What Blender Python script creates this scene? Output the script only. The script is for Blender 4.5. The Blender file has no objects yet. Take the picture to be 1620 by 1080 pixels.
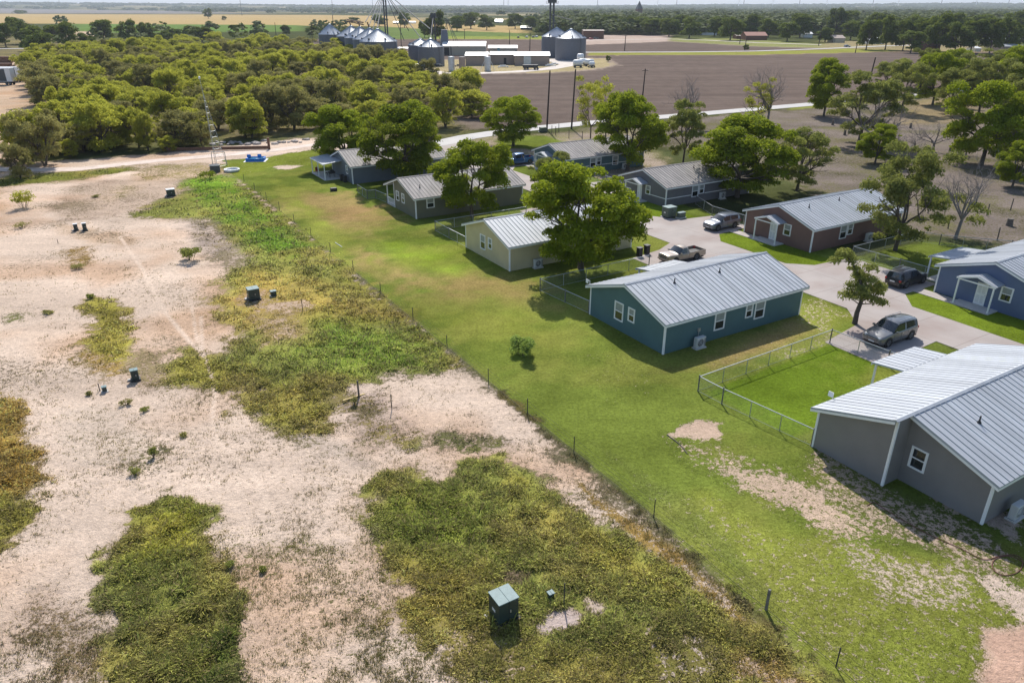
import bpy, bmesh, math, random
import numpy as np
from mathutils import Vector, Matrix
# ---------------------------------------------------------------- camera, sky, sun, exposure
F, HZ, H = 1150.0, 11.0, 25.0
PITCH = math.atan((540-HZ)/F); SP, CP = math.sin(PITCH), math.cos(PITCH)
sc = bpy.context.scene
COL = sc.collection
cam = bpy.data.objects.new('camera', bpy.data.cameras.new('camera')); COL.objects.link(cam)
cam.data.sensor_width = 36; cam.data.lens = F/1620*36
cam.data.clip_start = 0.5; cam.data.clip_end = 40000
cam.location = (0, 0, H); cam.rotation_euler = (math.pi/2-PITCH, 0, 0)
sc.camera = cam
SUN_EL, SUN_AZ = math.radians(44), math.radians(-4)      # azimuth from +Y towards +X
w = bpy.data.worlds.new('World'); sc.world = w; w.use_nodes = True
nt = w.node_tree; bg = nt.nodes['Background']
sky = nt.nodes.new('ShaderNodeTexSky'); sky.sky_type = 'NISHITA'; sky.sun_disc = False
sky.sun_elevation = SUN_EL; sky.sun_rotation = SUN_AZ; sky.air_density = 1.0; sky.dust_density = 1.2; sky.ozone_density = 2.0
nt.links.new(sky.outputs[0], bg.inputs[0]); bg.inputs[1].default_value = 0.13
sl = bpy.data.lights.new('sun', 'SUN'); sl.energy = 4.4; sl.angle = math.radians(0.53); sl.color = (1, .95, .87)
so = bpy.data.objects.new('sun', sl); COL.objects.link(so)
sd = Vector((math.sin(SUN_AZ)*math.cos(SUN_EL), math.cos(SUN_AZ)*math.cos(SUN_EL), math.sin(SUN_EL)))
so.rotation_euler = sd.to_track_quat('Z', 'Y').to_euler()
sc.view_settings.view_transform = 'Standard'; sc.view_settings.look = 'None'
sc.view_settings.exposure = 0.27; sc.view_settings.gamma = 1
sc.cycles.max_bounces = 5; sc.cycles.transparent_max_bounces = 12; sc.cycles.diffuse_bounces = 2
sc.cycles.transmission_bounces = 3; sc.cycles.volume_bounces = 0
# ---------------------------------------------------------------- survey helpers: sight line -> ground, street grid (u, v) -> world
A = math.radians(31); CU, SU = math.cos(A), math.sin(A)
def g(px, py, z=0.0):
    x = (px-810)/F; y = (py-540)/F; d = SP+y*CP; t = (H-z)/d
    return (t*x, t*(CP-y*SP))
def uv(u, v): return (u*CU-v*SU, u*SU+v*CU)
def guv(px, py, z=0):
    X, Y = g(px, py, z); return (X*CU+Y*SU, -X*SU+Y*CU)
def zat(X, Y, py):
    y = (py-540)/F; dist = Y/(CP-y*SP); return H-dist*(SP+y*CP)
def mpp(X, Y): return (Y*CP+H*SP)/F        # metres per photo pixel at a ground point
rng = np.random.default_rng(7); R = random.Random(5)
# ---------------------------------------------------------------- materials
def mat(name, col, rough=.6, metal=0, var=.12, scale=3.0, spec=.5, bump=0, bscale=20, col2=None, obj_var=0, stretch=None, detail=6):
    m = bpy.data.materials.new(name); m.use_nodes = True; n = m.node_tree; b = n.nodes['Principled BSDF']
    b.inputs['Roughness'].default_value = rough; b.inputs['Metallic'].default_value = metal
    b.inputs['Specular IOR Level'].default_value = spec
    tc = n.nodes.new('ShaderNodeTexCoord'); nz = n.nodes.new('ShaderNodeTexNoise'); src = tc.outputs['Object']
    if stretch:
        mp = n.nodes.new('ShaderNodeMapping'); mp.inputs['Scale'].default_value = stretch; n.links.new(src, mp.inputs[0]); src = mp.outputs[0]
    n.links.new(src, nz.inputs['Vector']); nz.inputs['Scale'].default_value = scale; nz.inputs['Detail'].default_value = detail
    rp = n.nodes.new('ShaderNodeValToRGB'); n.links.new(nz.outputs[0], rp.inputs[0])
    c1 = [c*(1-var) for c in col]; c2 = [min(1, c*(1+var)) for c in (col2 or col)]
    rp.color_ramp.elements[0].color = (*c1, 1); rp.color_ramp.elements[0].position = .3
    rp.color_ramp.elements[1].color = (*c2, 1); rp.color_ramp.elements[1].position = .7
    out = rp.outputs[0]
    if obj_var:
        oi = n.nodes.new('ShaderNodeObjectInfo'); hs = n.nodes.new('ShaderNodeHueSaturation'); mr = n.nodes.new('ShaderNodeMapRange')
        mr.inputs['To Min'].default_value = 1-obj_var; mr.inputs['To Max'].default_value = 1+obj_var
        n.links.new(oi.outputs['Random'], mr.inputs[0]); n.links.new(mr.outputs[0], hs.inputs['Value']); n.links.new(out, hs.inputs['Color']); out = hs.outputs[0]
    n.links.new(out, b.inputs['Base Color'])
    if bump:
        n2 = n.nodes.new('ShaderNodeTexNoise'); n2.inputs['Scale'].default_value = bscale; n2.inputs['Detail'].default_value = 5; n.links.new(src, n2.inputs['Vector'])
        bp = n.nodes.new('ShaderNodeBump'); bp.inputs['Strength'].default_value = bump; bp.inputs['Distance'].default_value = .05
        n.links.new(n2.outputs[0], bp.inputs['Height']); n.links.new(bp.outputs[0], b.inputs['Normal'])
    return m
def siding(name, col):
    m = mat(name, col, .75, var=.06, scale=.8); n = m.node_tree; b = n.nodes['Principled BSDF']
    tc = n.nodes.new('ShaderNodeTexCoord'); wv = n.nodes.new('ShaderNodeTexWave'); wv.bands_direction = 'Z'; wv.wave_profile = 'SAW'
    wv.inputs['Scale'].default_value = 1/.18/6.283*3.14159*1.0; n.links.new(tc.outputs['Object'], wv.inputs['Vector'])
    bp = n.nodes.new('ShaderNodeBump'); bp.inputs['Strength'].default_value = .9; bp.inputs['Distance'].default_value = .022
    n.links.new(wv.outputs[0], bp.inputs['Height']); n.links.new(bp.outputs[0], b.inputs['Normal']); return m
def foliage(name, dark, light, trans=.35, yellow=(.30, .34, .03)):
    m = bpy.data.materials.new(name); m.use_nodes = True; n = m.node_tree; b = n.nodes['Principled BSDF']; o = n.nodes['Material Output']
    at = n.nodes.new('ShaderNodeAttribute'); at.attribute_name = 'tint'
    oi = n.nodes.new('ShaderNodeObjectInfo')
    ad = n.nodes.new('ShaderNodeMath'); ad.operation = 'MULTIPLY_ADD'; ad.inputs[1].default_value = .60; n.links.new(oi.outputs['Random'], ad.inputs[0]); n.links.new(at.outputs['Fac'], ad.inputs[2])
    rp = n.nodes.new('ShaderNodeValToRGB'); n.links.new(ad.outputs[0], rp.inputs[0])
    rp.color_ramp.elements[0].color = (*dark, 1); rp.color_ramp.elements[0].position = .1
    rp.color_ramp.elements[1].color = (*light, 1); rp.color_ramp.elements[1].position = .95
    n.links.new(rp.outputs[0], b.inputs['Base Color']); b.inputs['Roughness'].default_value = .8; b.inputs['Specular IOR Level'].default_value = .12
    tr = n.nodes.new('ShaderNodeBsdfTranslucent'); mc = n.nodes.new('ShaderNodeMix'); mc.data_type = 'RGBA'; mc.blend_type = 'MIX'; mc.inputs[0].default_value = .5
    n.links.new(rp.outputs[0], mc.inputs[6]); mc.inputs[7].default_value = (*yellow, 1); n.links.new(mc.outputs[2], tr.inputs[0])
    mx = n.nodes.new('ShaderNodeMixShader'); mx.inputs[0].default_value = trans
    n.links.new(b.outputs[0], mx.inputs[1]); n.links.new(tr.outputs[0], mx.inputs[2]); n.links.new(mx.outputs[0], o.inputs[0]); return m
M = {}
M['roof'] = mat('galvanised_roof', (.42, .443, .475), .60, .05, var=.17, scale=.5, stretch=(3, .15, 1))
M['roof_old'] = mat('weathered_roof', (.27, .258, .25), .75, .0, var=.2, scale=.7, stretch=(4, .4, 1), col2=(.37, .335, .315), spec=.3)
M['trim'] = mat('white_trim', (.88, .88, .87), .5, var=.03)
M['glass'] = mat('window_glass', (.02, .026, .03), .08, var=.2, scale=1.2, spec=1.0)
M['blind'] = mat('window_blind', (.30, .33, .32), .5, var=.1)
M['w_teal'] = siding('teal_siding', (.095, .180, .200)); M['w_gray'] = siding('gray_siding', (.26, .245, .243))
M['w_yellow'] = siding('cream_siding', (.62, .54, .34)); M['w_olive'] = siding('olive_siding', (.18, .18, .13))
M['w_slate'] = siding('slate_siding', (.16, .185, .22)); M['w_brown'] = siding('brown_siding', (.225, .135, .115))
M['w_blue'] = siding('blue_siding', (.14, .185, .31)); M['w_grey2'] = siding('dark_grey_siding', (.18, .178, .19)); M['w_teal2'] = siding('pale_teal_siding', (.12, .19, .21))
M['conc'] = mat('concrete', (.50, .45, .42), .85, var=.10, scale=.35, bump=.1, bscale=8, detail=10)
M['slab'] = mat('porch_slab', (.55, .53, .50), .85, var=.08)
M['galv'] = mat('galvanised_steel', (.45, .47, .48), .45, .6, var=.1); M['fence_post'] = mat('fence_post', (.16, .15, .14), .7, var=.25)
M['steelpost'] = mat('dark_steel', (.07, .065, .06), .7, var=.2); M['wood'] = mat('weathered_wood', (.14, .12, .10), .9, var=.3, scale=8)
M['polewood'] = mat('pole_wood', (.045, .035, .03), .9, var=.3, scale=5)
M['ac'] = mat('ac_casing', (.62, .62, .60), .5, var=.05); M['dark'] = mat('dark_plastic', (.03, .03, .032), .6, var=.2); M['rubber'] = mat('rubber', (.02, .02, .021), .85, var=.2)
M['boxgreen'] = mat('green_cabinet', (.036, .058, .055), .45, .1, var=.12, scale=2); M['boxtop'] = mat('cabinet_lid', (.17, .25, .25), .6, .0, var=.12, scale=6)
M['boxdull'] = mat('dull_green_cabinet', (.10, .13, .10), .6, var=.12)
M['bark'] = mat('bark', (.11, .09, .075), .95, var=.3, scale=6, bump=.4, bscale=18); M['deadwood'] = mat('dead_wood', (.24, .21, .20), .95, var=.25, scale=5)
M['f_pecan'] = foliage('pecan_leaves', (.036, .068, .010), (.25, .31, .022), .42, (.42, .47, .03))
M['f_dull'] = foliage('dull_leaves', (.065, .085, .035), (.29, .31, .085), .4, (.34, .36, .06))
M['f_mesq'] = foliage('mesquite_leaves', (.15, .17, .035), (.46, .46, .075), .5, (.50, .50, .05))
M['f_brush'] = foliage('brush_leaves', (.15, .145, .06), (.36, .335, .12), .42, (.32, .29, .08))
M['f_far'] = foliage('far_leaves', (.040, .066, .018), (.145, .185, .038), .32, (.26, .31, .04))
M['f_wood'] = foliage('woodland_leaves', (.026, .042, .014), (.105, .13, .032), .22, (.16, .2, .04)); M['f_shrub'] = foliage('shrub_leaves', (.06, .11, .022), (.34, .44, .13), .45, (.42, .55, .08))
M['silo'] = mat('silo_steel', (.16, .175, .21), .6, .2, var=.08, scale=1.5); M['silo_roof'] = mat('silo_roof_steel', (.52, .55, .58), .4, .5, var=.1, scale=1)
M['legsteel'] = mat('elevator_steel', (.085, .09, .095), .8, .0, var=.15); M['rust'] = mat('rusty_steel', (.16, .085, .055), .85, var=.3, scale=4)
M['tanwall'] = mat('tan_metal_wall', (.48, .43, .33), .65, var=.06); M['brownwall'] = mat('brown_metal_wall', (.34, .265, .22), .7, var=.08); M['whiteroof'] = mat('white_metal_roof', (.72, .72, .70), .45, .1, var=.07, scale=.5)
M['brick'] = mat('brick_wall', (.20, .09, .06), .85, var=.15); M['redroof'] = mat('red_roof', (.34, .16, .12), .85, var=.12)
M['white'] = mat('white_paint', (.75, .76, .76), .45, var=.05); M['poolblue'] = mat('blue_vinyl', (.02, .19, .62), .35, var=.12); M['poolwater'] = mat('pool_water', (.12, .42, .48), .05, var=.05, spec=1)
M['stone'] = mat('rubble_stone', (.36, .32, .29), .9, var=.25, scale=2, obj_var=.2); M['hose'] = mat('garden_hose', (.16, .05, .04), .6, var=.1); M['hosed'] = mat('dark_hose', (.05, .045, .04), .7, var=.1)
def chainmat():
    m = bpy.data.materials.new('chain_link'); m.use_nodes = True; n = m.node_tree; b = n.nodes['Principled BSDF']; o = n.nodes['Material Output']
    b.inputs['Base Color'].default_value = (.42, .44, .45, 1); b.inputs['Metallic'].default_value = .5; b.inputs['Roughness'].default_value = .5
    t = n.nodes.new('ShaderNodeBsdfTransparent'); mx = n.nodes.new('ShaderNodeMixShader')
    tc = n.nodes.new('ShaderNodeTexCoord'); nz = n.nodes.new('ShaderNodeTexNoise'); nz.inputs['Scale'].default_value = 14; n.links.new(tc.outputs['Object'], nz.inputs['Vector'])
    mr = n.nodes.new('ShaderNodeMapRange'); mr.inputs['To Min'].default_value = .04; mr.inputs['To Max'].default_value = .24; n.links.new(nz.outputs[0], mr.inputs[0])
    n.links.new(mr.outputs[0], mx.inputs[0]); n.links.new(t.outputs[0], mx.inputs[1]); n.links.new(b.outputs[0], mx.inputs[2]); n.links.new(mx.outputs[0], o.inputs[0]); return m
M['chain'] = chainmat()
def paint(name, col, metal=.5):
    m = mat(name, col, .3, metal, var=.06, scale=2); m.node_tree.nodes['Principled BSDF'].inputs['Coat Weight'].default_value = .7; return m
# ---------------------------------------------------------------- mesh builder
class MB:
    def __init__(s): s.v = []; s.f = []
    def quad(s, pts):
        i = len(s.v); s.v += [tuple(p) for p in pts]; s.f.append(tuple(range(i, i+len(pts)))); return s
    def box(s, x0, x1, y0, y1, z0, z1, rz=0, piv=None):
        P = [(x, y, z) for z in (z0, z1) for x, y in ((x0, y0), (x1, y0), (x1, y1), (x0, y1))]
        if rz:
            cx, cy = piv or ((x0+x1)/2, (y0+y1)/2); c, q = math.cos(rz), math.sin(rz)
            P = [(cx+(x-cx)*c-(y-cy)*q, cy+(x-cx)*q+(y-cy)*c, z) for x, y, z in P]
        i = len(s.v); s.v += P; s.f += [tuple(i+k for k in f) for f in ((0, 3, 2, 1), (4, 5, 6, 7), (0, 1, 5, 4), (1, 2, 6, 5), (2, 3, 7, 6), (3, 0, 4, 7))]; return s
    def tube(s, a, b, r0, r1=None, n=6, cap=True):
        a = Vector(a); b = Vector(b); r1 = r0 if r1 is None else r1; d = (b-a)
        if d.length < 1e-6: return s
        d.normalize(); u = d.cross(Vector((0, 0, 1)) if abs(d.z) < .95 else Vector((1, 0, 0))).normalized(); w_ = d.cross(u)
        i = len(s.v)
        for c, r in ((a, r0), (b, r1)):
            for k in range(n):
                t = 2*math.pi*k/n; s.v.append(tuple(c+(u*math.cos(t)+w_*math.sin(t))*r))
        for k in range(n): s.f.append((i+k, i+(k+1) % n, i+n+(k+1) % n, i+n+k))
        if cap: s.f.append(tuple(i+k for k in range(n))[::-1]); s.f.append(tuple(i+n+k for k in range(n)))
        return s
    def lathe(s, prof, n=32, c=(0, 0)):
        i = len(s.v); m = len(prof)
        for k in range(n):
            t = 2*math.pi*k/n
            for r, z in prof: s.v.append((c[0]+r*math.cos(t), c[1]+r*math.sin(t), z))
        for k in range(n):
            for j in range(m-1):
                a = i+k*m+j; b = i+((k+1) % n)*m+j; s.f.append((a, b, b+1, a+1))
        return s
    def prism(s, pts, thick):      # polygon (3D, planar) extruded by a vector
        n = len(pts); i = len(s.v); s.v += [tuple(p) for p in pts]+[tuple(Vector(p)+Vector(thick)) for p in pts]
        s.f.append(tuple(range(i, i+n))[::-1]); s.f.append(tuple(range(i+n, i+2*n)))
        for k in range(n): s.f.append((i+k, i+(k+1) % n, i+n+(k+1) % n, i+n+k))
        return s
    def build(s, name, m, parent=None, smooth=False, bevel=0):
        me = bpy.data.meshes.new(name); me.from_pydata(s.v, [], s.f); me.materials.append(M[m] if isinstance(m, str) else m)
        bm = bmesh.new(); bm.from_mesh(me); bmesh.ops.recalc_face_normals(bm, faces=bm.faces[:])
        if bevel: bmesh.ops.bevel(bm, geom=bm.edges[:], offset=bevel, segments=1, affect='EDGES')
        bm.to_mesh(me); bm.free()
        if smooth: me.shade_smooth()
        o = bpy.data.objects.new(name, me); COL.objects.link(o)
        if parent is not None: o.parent = parent
        return o
def tag(o, label=None, cat=None, group=None, kind=None):
    if label: o['label'] = label
    if cat: o['category'] = cat
    if group: o['group'] = group
    if kind: o['kind'] = kind
    return o
def thing(name, label, cat, loc=(0, 0, 0), rz=0, group=None):
    o = bpy.data.objects.new(name, None); o.empty_display_size = .3; COL.objects.link(o); o.location = (loc[0], loc[1], loc[2] if len(loc) > 2 else 0); o.rotation_euler = (0, 0, rz)
    return tag(o, label, cat, group)
def numesh(name, V, Fq, m, tint=None, k=4, attrs=None):     # V (n,3), Fq (m,k)
    me = bpy.data.meshes.new(name); nv, nf = len(V), len(Fq)
    me.vertices.add(nv); me.vertices.foreach_set('co', np.asarray(V, np.float32).ravel())
    me.loops.add(nf*k); me.loops.foreach_set('vertex_index', np.asarray(Fq, np.int32).ravel())
    me.polygons.add(nf); me.polygons.foreach_set('loop_start', np.arange(0, nf*k, k, dtype=np.int32)); me.polygons.foreach_set('loop_total', np.full(nf, k, np.int32))
    me.update(); me.materials.append(M[m] if isinstance(m, str) else m)
    if tint is not None:
        a = me.attributes.new('tint', 'FLOAT', 'POINT'); a.data.foreach_set('value', np.asarray(tint, np.float32))
    for nm, arr in (attrs or {}).items():
        if arr.ndim == 2:
            a = me.attributes.new(nm, 'FLOAT_VECTOR', 'POINT'); a.data.foreach_set('vector', arr.astype(np.float32).ravel())
        else:
            a = me.attributes.new(nm, 'FLOAT', 'POINT'); a.data.foreach_set('value', arr.astype(np.float32))
    return me
# ---------------------------------------------------------------- ground painting
def vnoise(x, y, seed=0):
    xi = np.floor(x).astype(np.int64); yi = np.floor(y).astype(np.int64); xf = x-xi; yf = y-yi
    def h(a, b):
        n = (a*374761393+b*668265263+seed*1442695041) & 0x7fffffff
        n = ((n ^ (n >> 13))*1274126177) & 0x7fffffff
        return ((n ^ (n >> 16)) & 0xffff)/65535.0
    sx = xf*xf*(3-2*xf); sy = yf*yf*(3-2*yf)
    return (h(xi, yi)*(1-sx)+h(xi+1, yi)*sx)*(1-sy)+(h(xi, yi+1)*(1-sx)+h(xi+1, yi+1)*sx)*sy
def fbm(x, y, s, seed=0, o=4):
    r = 0; a = .5; t = 0
    for k in range(o):
        r = r+a*vnoise(x*2**k/s, y*2**k/s, seed+k); t += a; a *= .55
    return r/t
def sdf(X, Y, P):
    P = np.array(P); n = len(P); d = np.full(X.shape, 1e18); ins = np.zeros(X.shape, bool)
    for i in range(n):
        ax, ay = P[i]; bx, by = P[(i+1) % n]; ex, ey = bx-ax, by-ay; L = ex*ex+ey*ey+1e-9
        t = np.clip(((X-ax)*ex+(Y-ay)*ey)/L, 0, 1); d = np.minimum(d, (X-ax-t*ex)**2+(Y-ay-t*ey)**2)
        c = ((ay > Y) != (by > Y)); xx = ax+(Y-ay)*ex/(ey if abs(ey) > 1e-9 else 1e-9); ins ^= c & (X < xx)
    return np.where(ins, 1, -1)*np.sqrt(d)
def PX(*p): return [g(max(-400, min(2100, a)), b) for a, b in p]
def UVP(*p): return [uv(a, b) for a, b in p]
SAND = (.655, .515, .405); SAND2 = (.57, .42, .30); TAN = (.50, .37, .19); DIRT = (.24, .195, .165)
LONG = (.245, .255, .062); LONGD = (.15, .175, .04); DRY = (.30, .20, .065); LAWN = (.142, .178, .032); LAWNY = (.225, .25, .045); LAWNB = (.30, .225, .088)
STUB = (.23, .18, .12); PLOW = (.165, .128, .108)
# (polygon, edge softness m, edge wobble m, vegetation colour, soil colour, cover 0..1, long-grass height m)
ZONES = [
 # far fields
 (PX((-400, 21), (500, 24), (640, 26), (700, 38), (830, 42), (830, 53), (640, 53), (600, 42), (-400, 34)), 12, 6, (.46, .33, .14), (.46, .34, .17), .5, 0),
 (PX((-400, 15), (260, 18), (420, 22), (-400, 21)), 12, 6, (.22, .2, .19), (.24, .22, .2), .5, 0),
 (PX((100, 38), (480, 40), (480, 50), (100, 53)), 8, 5, (.13, .20, .05), TAN, .95, 0),
 (PX((600, 42), (700, 48), (830, 53), (830, 64), (600, 63)), 8, 5, (.14, .19, .06), TAN, .85, 0),
 (PX((690, 58), (1000, 58), (1000, 64), (690, 64)), 4, 3, (.24, .28, .06), TAN, .7, 0),
 (PX((-400, 28), (60, 32), (0, 35), (-400, 38)), 6, 5, (.40, .30, .13), TAN, .5, 0),
 (PX((115, 50), (155, 50), (155, 60), (115, 60)), 3, 3, SAND2, SAND2, .1, 0),
 # ploughed field
 (PX((490, 62), (1000, 63), (1180, 65), (1400, 76), (1620, 82), (2100, 90), (2100, 125), (1460, 148), (1350, 157), (1230, 168), (1110, 179), (940, 193), (860, 200), (730, 206), (700, 170), (600, 150), (480, 110)), 3, 1.5, PLOW, PLOW, .0, 0),
 (PX((880, 55), (1060, 56), (1060, 66), (930, 71), (880, 71)), 4, 2, (.42, .32, .26), (.50, .39, .32), .4, 0),
 (PX((1060, 60), (1180, 62), (1300, 70), (1420, 76), (1420, 80), (1200, 74), (1060, 66)), 4, 2, (.22, .25, .07), (.40, .32, .22), .6, 0),
 (PX((930, 84), (1180, 82), (1330, 78), (1420, 77), (1420, 82), (1200, 87), (930, 88)), 1.5, 1, (.26, .27, .06), TAN, .75, 0),
 (PX((1300, 64), (1560, 70), (1560, 84), (1300, 76)), 5, 3, (.22, .2, .08), (.40, .31, .2), .5, 0),
 # grain yard
 (PX((640, 96), (800, 92), (960, 92), (975, 104), (930, 112), (860, 116), (760, 117), (680, 120), (640, 118)), 3, 2, (.36, .30, .12), (.50, .40, .31), .55, 0),
 # strip between thicket and road
 (PX((640, 150), (700, 175), (735, 195), (760, 206), (720, 214), (660, 230), (500, 215), (0, 235), (-300, 240), (-300, 40), (60, 60), (500, 75), (640, 110)), 6, 4, (.15, .135, .06), (.25, .20, .15), .6, .2),
 # orchard pasture, right
 (PX((850, 212), (950, 200), (1240, 173), (1460, 153), (2100, 110), (2100, 420), (1600, 395), (1450, 370), (1240, 285), (1100, 240), (900, 215)), 2, 2, (.14, .13, .060), (.225, .185, .158), .42, 0),
 (PX((1250, 168), (1460, 150), (1460, 156), (1250, 175)), 1, 1, (.22, .23, .06), DIRT, .8, 0),
 (PX((1440, 160), (1560, 150), (1540, 190), (1420, 200)), 3, 2, (.22, .18, .09), (.34, .26, .17), .5, 0),
 (PX((700, 225), (780, 214), (870, 212), (1000, 205), (1060, 260), (1180, 300), (850, 300), (690, 250)), 2, 1.5, (.22, .20, .09), (.40, .32, .26), .4, 0),
 (PX((780, 222), (835, 214), (875, 215), (905, 228), (880, 238), (800, 232)), 1.2, 1, LAWN, (.4, .32, .22), .85, 0),
 # left: everything west of the property fence = pale caliche
 (PX((-400, 262), (0, 262), (230, 245), (480, 218), (680, 235), (560, 262), (440, 256), (372, 262), (800, 620), (1330, 1080), (1500, 1240), (-400, 1240)), 1.5, 1, STUB, SAND, .16, .06),
 (PX((-400, 1240), (-400, 100), (44, 96), (46, 125), (60, 170), (26, 225), (60, 280), (0, 300)), 2, 1.5, (.3, .22, .1), SAND2, .25, .05),
 # bermuda lawn east of the property fence
 (UVP((22.85, -20), (22.85, 60), (22.5, 126), (23.5, 140), (30, 139), (40, 128), (52, 122), (57.9, 122), (57.9, -20)), .35, .35, LAWN, (.50, .40, .30), 1.0, 0),
 (UVP((63.5, -10), (63.5, 122), (72, 122), (72, -10)), .3, .2, LAWN, DIRT, 1.0, 0),
 (UVP((72, 36), (72, 46), (84, 46), (88, 40), (88, 30), (80, 36)), .5, .5, LAWN, (.5, .4, .3), .85, 0),
]
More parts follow.
